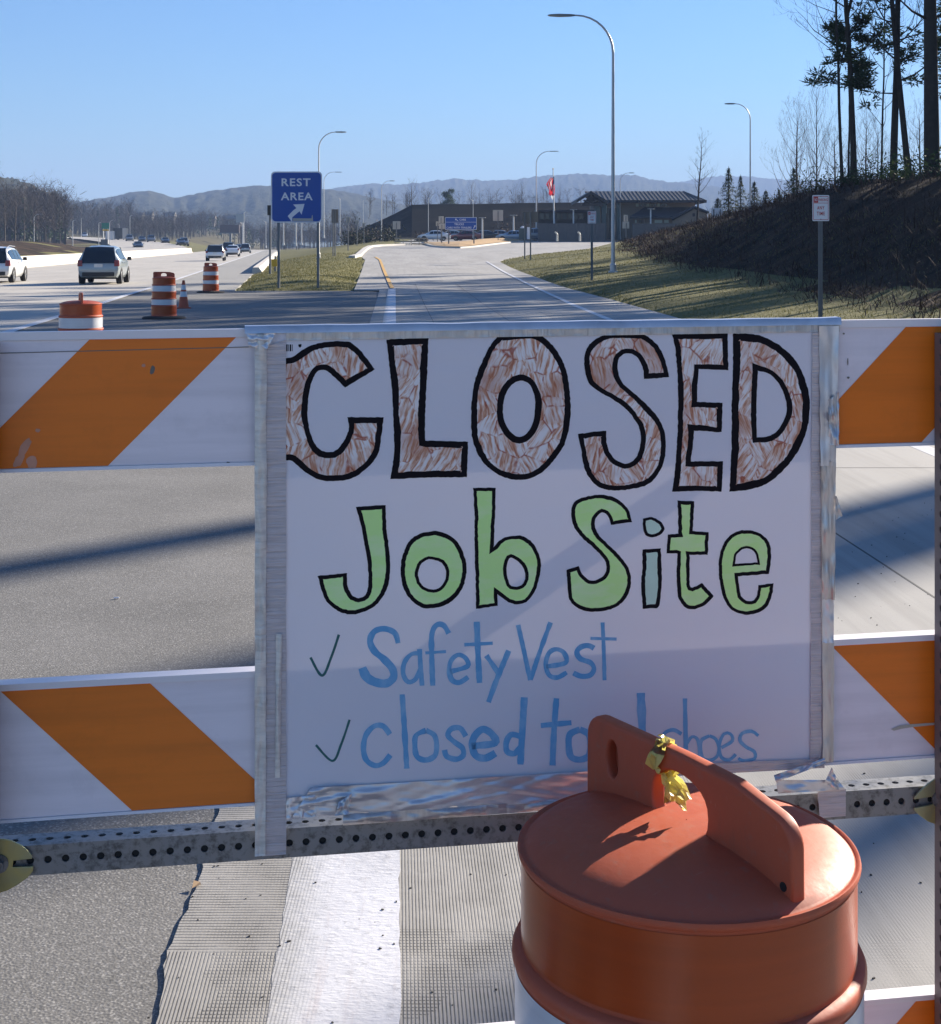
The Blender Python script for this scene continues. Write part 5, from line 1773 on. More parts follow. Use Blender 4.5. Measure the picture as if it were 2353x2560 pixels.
DRC = Vector((.2935, 1.940, 0))
place(drum, DRC + Vector((-.0025, 0, 0)), math.atan2(hdir.y, hdir.x), (.99, .99, 1.011))
for px, py_, D, rz, lab in ((202, 0, 18.2, 1.9, 'bright drum just behind the barricade, only its top half showing'), (410, 0, 33.0, 0.05, 'drum beside the orange cone, the second one away'), (527, 0, 51.5, -.25, 'farthest drum, at the edge of the grass')):
    X = (px - CX) / F * D
    dup(drum, Vector((X, D, z_hw(D) - .011)), rz, (1.15, 1.15, 1.13), lab)

cone = local_thing('traffic_cone', 'orange traffic cone with two white collars right of the second drum', 'cone')
MB().box((0, 0, .018), (.36, .36, .036)).build('base', M_DRUM, cone, bevel=.008)
MB().lathe([(.135, .036), (.130, .06), (.034, .70), (.028, .715), (.012, .716)], 28).build('cone_body', M_DRUM, cone, smooth=40, flip=False)
for z0, z1 in ((.30, .43), (.475, .60)):
    rr_f = lambda z: .130 + (.034 - .130) * (z - .06) / .64 + .0015
    MB().lathe([(rr_f(z0), z0), (rr_f(z1), z1)], 28).build('reflective_collar', M_WREFL, cone, smooth=True, flip=False)
D = 38.5
place(cone, Vector(((459 - CX) / F * D, D, -.011)), .25, (1.06, 1.06, 1.06))

# ------------------------------------------------------------------ barricade frame of reference
PA = Vector(((0 - CX) / F * 2.127, 2.127, 0))
PB = Vector(((2300 - CX) / F * 2.352, 2.352, 0))
U = (PB - PA).normalized()
NV = Vector((U.y, -U.x, 0))                     # towards the viewer
ZV = Vector((0, 0, 1))
def bpt(px, py, off=0.0):
    """pixel to a point on the plane of the rail fronts moved by off towards the viewer"""
    d = ray(px, py)
    o = Vector((0, 0, CAMZ))
    q = PA + NV * off
    s = (q - o).dot(NV) / d.dot(NV)
    return o + d * s
def au(p):
    return (p - PA).dot(U)
def fr(a, z, off=0.0):
    return PA + U * a + NV * off + ZV * z
def line_z(p0, p1):
    a0, z0, a1, z1 = au(bpt(*p0)), bpt(*p0).z, au(bpt(*p1)), bpt(*p1).z
    return lambda a: z0 + (z1 - z0) * (a - a0) / (a1 - a0)
M_RAILW = simple('white_rail_plastic', (0.82, 0.78, 0.79), .45, var=.08, nscale=5)
def m_rail_sheet(name, col, amt):
    t = NT(name)
    n = t.noise(2.2, 4, .6, src=t.mapping((1.0, 1.0, 16)))
    n2 = t.noise(14, 5, .7)
    c = t.mix(col, tuple(min(1, x * amt) for x in col), t.ramp(n, [(.42, 0.0), (.7, 1.0)]))
    c = t.mix(c, tuple(x * .75 for x in col), t.ramp(n2, [(.55, 0), (.85, .6)]))
    t.set(color=c, rough=.35, spec=.45)
    t.bump(t.voronoi(500), .05, .001)
    return t.mat
M_SHEETW = m_rail_sheet('white_rail_sheeting', (0.86, 0.785, 0.81), .88)
M_SHEETO = m_rail_sheet('orange_rail_sheeting', (0.86, 0.195, 0.010), .86)
M_SCUFF = simple('pale_scuff', (0.62, 0.30, 0.20), .7, var=.3, nscale=30)
M_STEEL = NT('zinc_steel')
_n = M_STEEL.noise(9, 5, .65); _n2 = M_STEEL.noise(70, 4, .7)
M_STEEL.set(color=M_STEEL.mix(M_STEEL.mix((0.20, 0.20, 0.20), (0.34, 0.34, 0.34), _n), (0.09, 0.087, 0.083), M_STEEL.ramp(_n2, [(.48, 0), (.66, .8)])), rough=M_STEEL.ramp(_n, [(.3, .38), (.7, .62)]), metal=.6)
M_STEEL.bump(_n2, .15, .002)
M_STEEL = M_STEEL.mat
M_RUSTP = simple('weathered_post_steel', (0.20, 0.17, 0.165), .6, .4, var=.25, nscale=12)
M_DARKIN = simple('tube_hollow_shade', (0.02, 0.02, 0.02), .9)  # black stands in for the shade inside the tubes

bar_t = thing('barricade', 'orange and white striped road barricade with perforated steel frame across the ramp', 'barricade', fr(.75, 0))
A0, A1 = -.42, 1.93
def make_rail(top, bot, first, slope, period=.431, width=.2155, phase_line='top', lip=.0115, xsplit=None):
    tz, bz = line_z(*top), line_z(*bot)
    b = MB()
    pts = [fr(a, z, o) for a in (A0, A1) for z, o in ((tz(a), 0), (tz(a), -.028), (bz(a), -.028), (bz(a), 0))]
    b.add(pts, [(0, 1, 5, 4), (1, 2, 6, 5), (2, 3, 7, 6), (3, 0, 4, 7), (0, 3, 2, 1), (4, 5, 6, 7)])
    rail = b.build('rail', M_RAILW, bar_t, bevel=.0015)
    # lips along both edges
    for zf, s in ((tz, -1), (bz, 1)):
        e = MB()
        pts = [fr(a, z, o) for a in (A0, A1) for z, o in ((zf(a) + .0008 * -s, -.001), (zf(a) + .0008 * -s, .0042), (zf(a) + s * lip * (1 if s < 0 else .35), .0034), (zf(a) + s * lip * (1 if s < 0 else .35), -.001))]
        e.add(pts, [(0, 1, 5, 4), (1, 2, 6, 5), (2, 3, 7, 6), (3, 0, 4, 7), (0, 3, 2, 1), (4, 5, 6, 7)])
        e.build('rail_edge', M_RAILW, rail)
    zt = lambda a: tz(a) - lip - .0004
    zb2 = lambda a: bz(a) + lip * .42
    s = MB()
    ns = 24
    for k in range(ns + 1):
        a = lerp(A0, A1, k / ns)
        s.v += [fr(a, zt(a), .0010), fr(a, zb2(a), .0010)]
    for k in range(ns):
        s.f.append((2 * k, 2 * k + 1, 2 * k + 3, 2 * k + 2)); s.m.append(0)
    s.build('white_sheeting', M_SHEETW, rail, flip=False)
    k = -4
    for k in range(-4, 8):
        a = first + k * period
        h = zt(a) - zb2(a)
        dx = -h if slope < 0 else h
        q = [(a, 1), (a + width, 1), (a + width + dx, 0), (a + dx, 0)]
        # clip to the rail ends
        if max(p[0] for p in q) < A0 + .01 or min(p[0] for p in q) > A1 - .01 or min(p[0] for p in q) < A0 or max(p[0] for p in q) > A1:
            continue
        m_ = MB().add([fr(p[0], zt(p[0]) if p[1] else zb2(p[0]), .0016) for p in q], [(0, 1, 2, 3)])
        m_.build('orange_stripe', M_SHEETO, rail, flip=False)
    return rail, tz, bz
a_first1 = au(bpt(224, 850))
rail1, tz1, bz1 = make_rail(((0, 832), (2300, 798.5)), ((0, 1180), (2290, 1112.5)), a_first1, -1)
a_first2 = au(bpt(2, 1728))
rail2, tz2, bz2 = make_rail(((0, 1712), (2353, 1585)), ((0, 2055), (2353, 1890)), a_first2, 1, lip=.009)
r3t = bpt(2157, 2500); r3t2 = bpt(2353, 2482)
rail3, tz3, bz3 = make_rail(((0, 2688), (2353, 2483)), ((0, 3035), (2353, 2792)), au(bpt(2290, 2565)), -1, lip=.008)
# scuffs, the horizontal seam and screw on the upper rail
rsm = random.Random(4)
def blob(b, px, py, rx, ry, off, rot=0.0, n=14, seed=0):
    pts = []
    for k in range(n):
        a = 2 * math.pi * k / n
        r_ = 1 + .35 * noise.noise(Vector((math.cos(a) * 1.5, math.sin(a) * 1.5, seed)))
        x, y = rx * r_ * math.cos(a), ry * r_ * math.sin(a)
        pts.append((px + x * math.cos(rot) - y * math.sin(rot), py + x * math.sin(rot) + y * math.cos(rot)))
    b.sheet(pts, [], lambda x, y: bpt(x, y, off))
for k, (px, py, rx, ry, rot) in enumerate(((62, 1120, 11, 26, .5), (80, 1155, 14, 16, 0), (48, 1150, 10, 20, .6), (359, 914, 5, 4, 0), (94, 1076, 6, 5, 0))):
    sm = MB()
    blob(sm, px, py, rx, ry, .0022 + .00005 * k, rot, seed=k)
    sm.build('scuff', M_SCUFF, rail1, flip=False)
sd_ = MB()
blob(sd_, 381, 925, 6, 11, .0023, .2, seed=8); blob(sd_, 570, 1157, 4, 3, .0023, 0, seed=9)
blob(sd_, 2120, 905, 1.5, 9, .0023, 0, seed=3); blob(sd_, 2121, 944, 3, 3, .0023, 0, seed=4); blob(sd_, 2110, 834, 3, 2, .0023, 0, seed=6)
sd_.build('dirt_spot', M_BACKG, rail1, flip=False)
ln = MB()
for a_, c_ in (((0, 882), (638, 866)),):
    p0, p1 = bpt(*a_, .0021), bpt(*c_, .0021)
    ln.add([p0, p1, p1 + ZV * -.0012, p0 + ZV * -.0012], [(0, 1, 2, 3)])
ln.build('crease', M_BACKG, rail1, flip=False)
sc_ = MB()
q0, q1 = (2228, 1822), (2350, 1811)
sc_.sheet([(2228, 1823), (2250, 1814), (2275, 1811), (2350, 1806), (2350, 1811), (2280, 1818), (2255, 1822), (2235, 1827)], [], lambda x, y: bpt(x, y, .0022))
sc_.build('scratch', M_BACK, rail2, flip=False)

# perforated square tube
def perforated(name, p0, p1, side_v, front_v, w, parent, mat, pitch=.0254, hr=.0056, phase=.5, sides=2):
    """square tube from p0 to p1; front_v points at the viewer, side_v across the front face; holes in the front and in the side_v face"""
    b = MB()
    L = (p1 - p0).length
    ax = (p1 - p0).normalized()
    n = int(L / pitch)
    def face(origin, across, outn, holes=True):
        for k in range(n):
            a0, a1 = k * pitch, (k + 1) * pitch
            c = [(a0, -w / 2), (a1, -w / 2), (a1, w / 2), (a0, w / 2)]
            if not holes:
                b.add([origin + ax * x + across * y for x, y in c], [(0, 1, 2, 3)]); continue
            m = 12
            ring = [((k + .5) * pitch + hr * math.cos(2 * math.pi * i / m + math.pi / 12), hr * math.sin(2 * math.pi * i / m + math.pi / 12)) for i in range(m)]
            vs = [origin + ax * x + across * y for x, y in c + ring]
            inn = [origin + ax * x + across * y - outn * .003 for x, y in ring]
            o = len(vs)
            fs = []
            corner_of = [2, 2, 3, 3, 3, 0, 0, 0, 1, 1, 1, 2]
            for i in range(m):
                j = (i + 1) % m
                ci, cj = corner_of[i], corner_of[j]
                fs.append((4 + i, ci, 4 + j) if ci == cj else (4 + i, ci, cj, 4 + j))
                fs.append((4 + i, 4 + j, o + j, o + i))
            b.add(vs + inn, fs)
    h = w / 2
    face(p0 + front_v * h, side_v, front_v)
    face(p0 + side_v * h, front_v, side_v)
    for origin, across in ((p0 - side_v * h, front_v), (p0 - front_v * h, side_v)):
        b.add([origin - across * h, origin + across * h, origin + across * h + ax * n * pitch, origin - across * h + ax * n * pitch], [(0, 1, 2, 3)])
    o = b.build(name, mat, parent, flip=False)
    i_ = MB()
    e = w / 2 - .0035
    vs = [q + side_v * s * e + front_v * f * e for q in (p0, p0 + ax * n * pitch) for s, f in ((-1, -1), (1, -1), (1, 1), (-1, 1))]
    i_.add(vs, [(0, 1, 5, 4), (1, 2, 6, 5), (2, 3, 7, 6), (3, 0, 4, 7), (0, 3, 2, 1), (4, 5, 6, 7)])
    i_.build('tube_shade_fill', M_DARKIN, o)  # black filler painting the shade of the hollow behind the holes
    return o
TW = .0445
tube_t = line_z((80, 2114), (2300, 1966))       # upper front edge of the cross tube
tl = fr(-.40, tube_t(-.40) - TW / 2, -TW / 2)
tr2 = fr(1.9, tube_t(1.9) - TW / 2, -TW / 2)
a_ph = au(bpt(120, 2152)) % .0254
tl = tl + (tr2 - tl).normalized() * ((a_ph - .0127 - (-.40)) % .0254)
upv = (ZV - (tr2 - tl).normalized() * ZV.dot((tr2 - tl).normalized())).normalized()
perforated('cross_tube', tl, tr2, upv, NV, TW, bar_t, M_STEEL)
# uprights in front of the rails
def upright(a_c, ztop):
    p1 = fr(a_c, ztop, TW / 2 + .006)
    p0 = fr(a_c, .08, TW / 2 + .006)
    return perforated('upright', p1, p0, -U, NV, TW, bar_t, M_RUSTP)
aR = au(bpt(2337, 1200, .006)) + TW / 2
upright(aR, bpt(2334, 836, TW + .006).z)
aL = au(bpt(-14, 1200, TW + .006)) - TW / 2
upright(aL, bpt(-14, 860, TW + .006).z)
for ac in (aL, aR):
    for s in (-1, 1):
        b = MB().box(fr(ac, .04, s * .42 + .02), (TW, .80, TW), M=Matrix((U, NV, ZV)).transposed())
        b.build('foot', M_RUSTP, bar_t)
# unseen bar added behind the rails to cast the diagonal streak on the poster
POFF0 = .0075
br0, br1 = bpt(1810, 1150, POFF0) + SUN_DIR * .35, bpt(1060, 1655, POFF0) + SUN_DIR * .35
def cast_bar(q0, q1):
    d = (q1 - q0).normalized()
    s = d.cross(NV).normalized()
    b = MB()
    for p in (q0, q1):
        for k, m in ((-1, -1), (1, -1), (1, 1), (-1, 1)):
            b.v.append(p + s * k * .02 + NV * m * .02)
    b.f += [(0, 1, 5, 4), (1, 2, 6, 5), (2, 3, 7, 6), (3, 0, 4, 7), (0, 3, 2, 1), (4, 5, 6, 7)]; b.m += [0] * 6
    b.build('shadow_bar', M_RUSTP, bar_t)
# yellow zinc clamp plates
def m_zinc():
    t = NT('yellow_zinc')
    n = t.noise(9, 3, .5, dist=.6)
    t.set(color=t.ramp(n, [(.3, (.30, .33, .25)), (.45, (.48, .42, .17)), (.58, (.36, .36, .22)), (.72, (.50, .40, .26))]), rough=.38, metal=.55)
    return t.mat
M_ZINC = m_zinc()
def clamp(pts, bolt, off=.004):
    b = MB()
    b.prism(pts, [], lambda x, y, d: bpt(x, y, off + .0005) + NV * d, 0, .0035)
    o = b.build('clamp_plate', M_ZINC, bar_t, bevel=.0008)
    c = bpt(*bolt, off + .004)
    MB().path([c, c + NV * .004], .0135, 20).build('washer', M_STEEL, o, flip=False)
    MB().path([c + NV * .004, c + NV * .013], .0085, 6).build('bolt', M_STEEL, o, flip=False)
lens = [(-60, 2215), (-90, 2165), (-60, 2110), (-20, 2096), (10, 2096), (30, 2100), (55, 2112), (72, 2126), (81, 2137), (81, 2145), (34, 2150), (32, 2166), (84, 2164), (83, 2176), (70, 2192), (45, 2210), (20, 2224), (-5, 2232), (-35, 2228)]
clamp(lens, (-2, 2159))
lensR = [(2420, 1930), (2380, 1932), (2345, 1940), (2320, 1957), (2296, 1978), (2284, 1992), (2284, 1997), (2328, 1990), (2332, 2005), (2330, 2010), (2285, 2018), (2284, 2024), (2296, 2036), (2318, 2052), (2345, 2062), (2380, 2066), (2420, 2060)]
clamp(lensR, (2349, 1998))
# fasteners where rails meet uprights
for ac, fz in ((aL, (tz1, bz1)), (aR, (tz1, bz1)), (aL, (tz2, bz2)), (aR, (tz2, bz2))):
    c = fr(ac, (fz[0](ac) + fz[1](ac)) / 2, TW + .006)
    MB().path([c, c + NV * .006], .011, 6).build('bolt', M_STEEL, bar_t, flip=False)

# ------------------------------------------------------------------ the hand lettered poster
POFF = .0075
pos = thing('handmade_poster', 'white hand lettered poster reading CLOSED Job Site, taped over the barricade rails', 'poster', fr(.70, .82, POFF))
def m_paper():
    t = NT('poster_board')
    n = t.wave(260, 'Z', 3.0, 2.0)
    n2 = t.noise(3, 4, .55)
    c = t.mix((0.87, 0.83, 0.875), (0.90, 0.865, 0.90), n2)
    c = t.mix(c, (0.79, 0.765, 0.82), t.math('MULTIPLY', n, .25))
    t.set(color=c, rough=.42, spec=.4)
    nb_ = t.bump(n, .05, .0006)
    t.bump(t.noise(4.5, 3, .5, src=t.mapping((1, 1, 1.6))), .22, .03, nb_)
    t.translucent((0.86, 0.84, 0.84), .15)
    return t.mat
M_PAPER = m_paper()
def pg(pts):
    return lambda x, y: bpt(x, y, POFF)
board_px = [(640, 832), (2082, 806), (2082, 1903), (1480, 1938), (1000, 1972), (776, 1990), (640, 2004)]
bo = MB().prism(board_px, [], lambda x, y, d: bpt(x, y, POFF) - NV * d, 0, .0012)
bo.build('board', M_PAPER, pos)

def smooth_poly(s, ox, oy, k, step=5.0):
    """'x,y x,y* ...' traced outline; * marks a sharp corner; Catmull-Rom between corners; returns photograph pixels"""
    pts = []
    for tok in s.split():
        c = tok.endswith('*')
        x, y = tok.rstrip('*').split(',')
        pts.append((float(x), float(y), c))
    n = len(pts)
    out = []
    for i in range(n):
        p0, p1, p2, p3 = pts[i - 1], pts[i], pts[(i + 1) % n], pts[(i + 2) % n]
        a = p1 if p1[2] else p0
        d = p2 if p2[2] else p3
        L = math.hypot(p2[0] - p1[0], p2[1] - p1[1])
        m = max(1, int(L / k / step * 1.0))
        for j in range(m):
            t = j / m
            q = []
            for e in (0, 1):
                q.append(.5 * ((2 * p1[e]) + (-a[e] + p2[e]) * t + (2 * a[e] - 5 * p1[e] + 4 * p2[e] - d[e]) * t * t + (-a[e] + 3 * p1[e] - 3 * p2[e] + d[e]) * t ** 3))
            out.append((ox + q[0] / k, oy + q[1] / k))
    return out
def area(p):
    return sum(p[i - 1][0] * p[i][1] - p[i][0] * p[i - 1][1] for i in range(len(p))) / 2
def offset(p, w, seed=0.0):
    """move an outline inwards (w > 0) or outwards (w < 0), with a hand's unevenness"""
    s = 1 if area(p) > 0 else -1
    n = len(p)
    out = []
    for i in range(n):
        ax, ay = p[i][0] - p[i - 1][0], p[i][1] - p[i - 1][1]
        bx, by = p[(i + 1) % n][0] - p[i][0], p[(i + 1) % n][1] - p[i][1]
        la, lb = math.hypot(ax, ay) or 1, math.hypot(bx, by) or 1
        n1, n2 = (-ay / la * s, ax / la * s), (-by / lb * s, bx / lb * s)
        mx, my = n1[0] + n2[0], n1[1] + n2[1]
        ml = math.hypot(mx, my) or 1
        mx, my = mx / ml, my / ml
        cs = max(.5, mx * n1[0] + my * n1[1])
        ww = w * (1 + .22 * noise.noise(Vector((p[i][0] * .02, p[i][1] * .02, seed))))
        out.append((p[i][0] + mx * ww / cs, p[i][1] + my * ww / cs))
    return out
def trim(q, p, w):
    """drop inset points that crossed over at sharp corners, nearer to the outline than the pen is wide"""
    out = []
    for x, y in q:
        d = 1e9
        for i in range(len(p)):
            ax, ay = p[i - 1]; bx, by = p[i]
            L2 = (bx - ax) ** 2 + (by - ay) ** 2 or 1e-9
            u = max(0, min(1, ((x - ax) * (bx - ax) + (y - ay) * (by - ay)) / L2))
            d = min(d, math.hypot(x - ax - u * (bx - ax), y - ay - u * (by - ay)))
        if d > w * .74:
            out.append((x, y))
    return out
def rough(p, amp, seed):
    return [(x + amp * noise.noise(Vector((x * .12, y * .12, seed))), y + amp * noise.noise(Vector((x * .12, y * .12, seed + 9)))) for x, y in p]

M_INK = simple('black_marker', (0.008, 0.006, 0.009), .7, var=.3, nscale=60, spec=.15)
def m_scribble():
    t = NT('brown_marker_scribble')
    co_ = t.coord()
    nz = t.n.new('ShaderNodeTexNoise'); nz.inputs['Scale'].default_value = 25; t.l.new(co_, nz.inputs['Vector'])
    va = t.n.new('ShaderNodeVectorMath'); va.operation = 'MULTIPLY_ADD'; va.inputs[1].default_value = (.010, .010, .010)
    t.l.new(nz.outputs['Color'], va.inputs[0]); t.l.new(co_, va.inputs[2])
    co = va.outputs[0]
    v = t.n.new('ShaderNodeTexVoronoi'); v.inputs['Scale'].default_value = 27; t.l.new(co, v.inputs['Vector'])
    ang = t.math('MULTIPLY_ADD', t.sep(v.outputs['Color'])[0], 1.3, -0.75)
    rt = t.n.new('ShaderNodeVectorRotate'); rt.rotation_type = 'Y_AXIS'
    t.l.new(co, rt.inputs['Vector']); t.l.new(ang, rt.inputs['Angle'])
    st = t.noise(210, 3, .6, src=t.mapping((1, 1, .10), src=rt.outputs[0]), dist=.2)
    ed = t.n.new('ShaderNodeTexVoronoi'); ed.feature = 'DISTANCE_TO_EDGE'; ed.inputs['Scale'].default_value = 27; t.l.new(co, ed.inputs['Vector'])
    big = t.noise(14, 3, .6)
    base = t.ramp(st, [(.30, (.42, .12, .055)), (.41, (.64, .34, .22)), (.50, (.80, .63, .54)), (.58, (.88, .82, .80))])
    dens = t.ramp(big, [(.48, 0.0), (.72, .7)])
    c = t.mix(base, (.46, .16, .075), dens)
    edge = t.math('MULTIPLY', t.ramp(ed.outputs['Distance'], [(.012, 1.0), (.045, 0.0)]), t.ramp(t.noise(60, 2), [(.47, 0), (.60, 1)]))
    c = t.mix(c, (.38, .06, .02), t.math('MULTIPLY', edge, .85))
    t.set(color=c, rough=.5)
    return t.mat
M_SCRIB = m_scribble()
def m_hilite():
    t = NT('green_highlighter')
    n = t.noise(16, 4, .6, src=t.mapping((1, 1, 2.5)))
    t.set(color=t.mix((0.68, 1.0, 0.34), (0.80, 1.0, 0.52), t.ramp(n, [(.45, 0), (.75, 1)])), rough=.5)
    return t.mat
M_HI = m_hilite()
M_HIP = simple('pale_green_highlighter', (0.66, 0.84, 0.66), .5, var=.12, nscale=20)
def m_bluepen():
    t = NT('blue_marker')
    n = t.noise(60, 4, .65, src=t.mapping((1, 1, .5), rot=(0, .6, 0)))
    n2 = t.noise(9, 2)
    c = t.mix((0.13, 0.40, 0.68), (0.38, 0.62, 0.80), t.ramp(n, [(.46, 0), (.70, .75)]))
    c = t.mix(c, (0.22, 0.46, 0.70), t.ramp(n2, [(.4, 0), (.7, .5)]))
    t.set(color=c, rough=.5)
    return t.mat
M_BPEN = m_bluepen()
M_GPEN = simple('dark_green_marker', (0.015, 0.13, 0.13), .5, var=.4, nscale=90)
INK = POFF + .0004
letters_top = {}
def letter(outer, holes, w, wh, fill_mat, ox, oy, k, seed):
    o = rough(smooth_poly(outer, ox, oy, k), 1.6, seed)
    hs = [rough(smooth_poly(h, ox, oy, k), 1.2, seed + 3) for h in holes]
    f = MB().sheet(o, hs, lambda x, y: bpt(x, y, INK))
    l = f.build('letter', M_INK, pos, flip=False)
    fo = trim(offset(o, w * 1.22 / k, seed), o, w * 1.22 / k)
    fh = [offset(h, -wh * 1.15 / k, seed + 1) for h in hs]
    MB().sheet(fo, fh, lambda x, y: bpt(x, y, INK + .0003)).build('letter_fill', fill_mat, l, flip=False)
Z5 = (600, 780, 2.0533); Z6 = (1300, 780, 1.755); Z7 = (600, 1200, 2.0533); Z8 = (1300, 1200, 1.755)
letter('190,300 280,225 345,180 420,157 500,150 565,152* 625,205 692,295* 540,388* 485,335 450,305 415,297 385,320 360,390 348,480 350,570 375,660 410,705 455,720 500,705 540,650 560,590 550,540* 738,540* 725,640 715,710 690,760 630,820 560,858 480,868 400,858 320,810 270,765 200,712', [], 24, 0, M_SCRIB, *Z5, 1)
letter('752,142* 968,130* 965,190 962,300 955,420 950,560 952,660* 1172,665* 1165,848* 960,850 772,858* 785,780 792,700 788,560 780,400 768,280', [], 27, 0, M_SCRIB, *Z5, 2)
letter('1330,118* 1430,110 1525,112 1590,155 1640,220 1675,300 1692,400 1698,500 1690,590 1665,680 1620,750 1560,815 1500,850 1430,862 1360,850 1290,810 1240,760 1205,690 1190,620 1187,520 1195,410 1220,310 1255,230 1290,165', ['1350,500 1362,430 1395,375 1440,352 1485,370 1512,430 1515,510 1500,580 1465,630 1425,640 1385,610 1358,560'], 24, 28, M_SCRIB, *Z5, 3)
letter('655,285* 545,295* 540,250 520,205 490,183 455,185 432,210 430,260 450,310 500,355 560,410 610,470 635,530 640,600 630,660 600,720 555,760 480,778 400,782 340,765 300,720 280,670 268,600 253,535* 378,520* 382,580 400,625 430,655 470,665 505,645 525,600 530,545 515,490 470,430 410,385 350,350 305,315 288,265 283,200 300,150 340,115 390,97 460,92 540,95* 590,130 625,180 645,240', [], 18, 0, M_SCRIB, *Z6, 4)
letter('668,98* 912,92* 915,255* 785,250* 780,320 778,395* 890,397* 885,527* 765,520* 758,590 750,655* 892,655* 885,788* 770,785 668,788* 680,700 690,560 695,400 690,250 680,150', [], 19, 0, M_SCRIB, *Z6, 5)
letter('935,95* 990,95 1060,105 1130,140 1200,200 1245,280 1270,370 1270,450 1255,530 1215,620 1150,700 1080,755 1000,780 920,788* 928,600 930,400 935,250', ['1045,258* 1100,275 1145,330 1170,400 1165,460 1130,520 1090,545 1040,550* 1038,450 1040,350'], 26, 20, M_SCRIB, *Z6, 6)
letter('595,138* 748,128* 752,250 770,400 768,500 750,570 700,640 640,675 570,690 510,675 450,630 420,570 400,492* 550,478* 552,540 580,595 620,605 650,580 660,520 655,420 640,330 620,230', [], 17, 0, M_HI, *Z7, 11)
letter('985,263 1050,272 1110,310 1145,370 1163,440 1155,520 1120,590 1060,640 980,660 920,648 865,600 835,540 825,460 835,390 865,320 915,280', ['985,408 1035,425 1058,470 1050,520 1020,555 980,562 935,540 915,490 925,440 955,412'], 18, 14, M_HI, *Z7, 12)
letter('1198,40* 1313,40* 1310,150 1305,300 1302,345* 1340,305 1390,288 1450,288 1500,320 1530,370 1545,430 1535,510 1510,580 1470,625 1420,638 1370,622 1322,585* 1325,645* 1212,662* 1210,500 1205,350 1205,200', ['1392,398 1440,430 1465,480 1455,530 1420,548 1385,535 1370,480 1372,430'], 15, 15, M_HI, *Z7, 13)
letter('310,70 370,65 430,85 475,130 492,185* 400,196* 385,155 360,142 335,165 330,200 345,240 390,285 440,335 475,385 488,440 475,500 440,545 390,570 330,577 270,570 228,540 212,500 205,395* 258,378* 275,415 305,440 340,437 370,415 380,380 365,340 320,295 270,250 240,210 225,160 230,115 255,85', [], 13, 0, M_HI, *Z8, 14)
letter('540,170* 580,163 620,185 635,215 615,240 580,252 550,240 540,205', [], 11, 0, M_HIP, *Z8, 15)
letter('538,305* 618,300* 622,400 620,480 610,555 580,563 540,565* 533,470 538,380', [], 14, 0, M_HIP, *Z8, 16)
letter('692,90* 766,93* 762,160 758,225* 828,228* 825,328* 745,328* 745,400 750,470 800,452* 850,510* 810,550 760,567 720,555 695,510 688,420 692,322* 643,322* 650,240* 695,235* 695,160', [], 13, 0, M_HI, *Z8, 17)
letter('985,220 1040,228 1085,260 1102,310 1100,370 1092,412* 958,422* 962,470 975,515 1005,532 1035,520 1048,462* 1113,453* 1105,510 1080,560 1035,585 985,590 930,570 895,520 878,450 872,370 885,300 915,250 950,228', ['945,368* 950,330 975,305 1005,300 1032,320 1043,362*'], 12, 9, M_HI, *Z8, 18)
# marker strokes
def stroke(b, s, w, ox, oy, k, off, seed, wend=None):
    pts = [tuple(float(c) for c in tok.split(',')) for tok in s.split()]
    n = len(pts)
    fine = []
    for i in range(n - 1):
        p0, p1, p2, p3 = pts[max(i - 1, 0)], pts[i], pts[i + 1], pts[min(i + 2, n - 1)]
        m = max(1, int(math.hypot(p2[0] - p1[0], p2[1] - p1[1]) / 9))
        for j in range(m):
            t = j / m
            fine.append(tuple(.5 * ((2 * p1[e]) + (-p0[e] + p2[e]) * t + (2 * p0[e] - 5 * p1[e] + 4 * p2[e] - p3[e]) * t * t + (-p0[e] + 3 * p1[e] - 3 * p2[e] + p3[e]) * t ** 3) for e in (0, 1)))
    fine.append(pts[-1])
    L, Rr = [], []
    nn = len(fine)
    for i, p in enumerate(fine):
        a, c = fine[max(i - 1, 0)], fine[min(i + 1, nn - 1)]
        dx, dy = c[0] - a[0], c[1] - a[1]
        l = math.hypot(dx, dy) or 1
        ww = lerp(w, wend if wend else w, i / (nn - 1)) / 2 * (1 + .22 * noise.noise(Vector((p[0] * .03, p[1] * .03, seed))))
        L.append((ox + (p[0] - dy / l * ww) / k, oy + (p[1] + dx / l * ww) / k))
        Rr.append((ox + (p[0] + dy / l * ww) / k, oy + (p[1] - dx / l * ww) / k))
    o = len(b.v)
    for q, r_ in zip(L, Rr):
        b.v += [bpt(*q, off), bpt(*r_, off)]
    for i in range(nn - 1):
        b.f.append((o + 2 * i, o + 2 * i + 1, o + 2 * i + 3, o + 2 * i + 2)); b.m.append(0)
sk = [0]
def pen(strokes, mat=None, name='pen_letter'):
    b = MB()
    for args in strokes:
        s, w, z = args[:3]
        sk[0] += 1
        stroke(b, s, w, *z, INK + .00002 * (sk[0] % 9), sk[0], args[3] if len(args) > 3 else None)
    b.build(name, mat or M_BPEN, pos, flip=False)
B1 = (600, 1500, 2.0533); B2 = (1200, 1720, 1.603)
pen([('812,222 795,170 742,148 690,162 668,210 690,262 740,305 782,352 788,398 752,428 695,422 650,395 628,348', 26, B1, 46)])
pen([('930,275 882,278 845,320 838,378 862,420 900,408 928,350', 24, B1), ('922,252 928,350 935,440', 24, B1)])
pen([('1072,172 1045,130 1008,130 985,180 985,300 990,440', 27, B1), ('952,272 1058,265', 15, B1)])
pen([('1080,368 1168,340 1158,298 1120,282 1085,310 1074,360 1088,410 1125,424 1172,396', 25, B1)])
pen([('1216,112 1222,270 1230,426', 30, B1), ('1152,230 1298,222', 18, B1)])
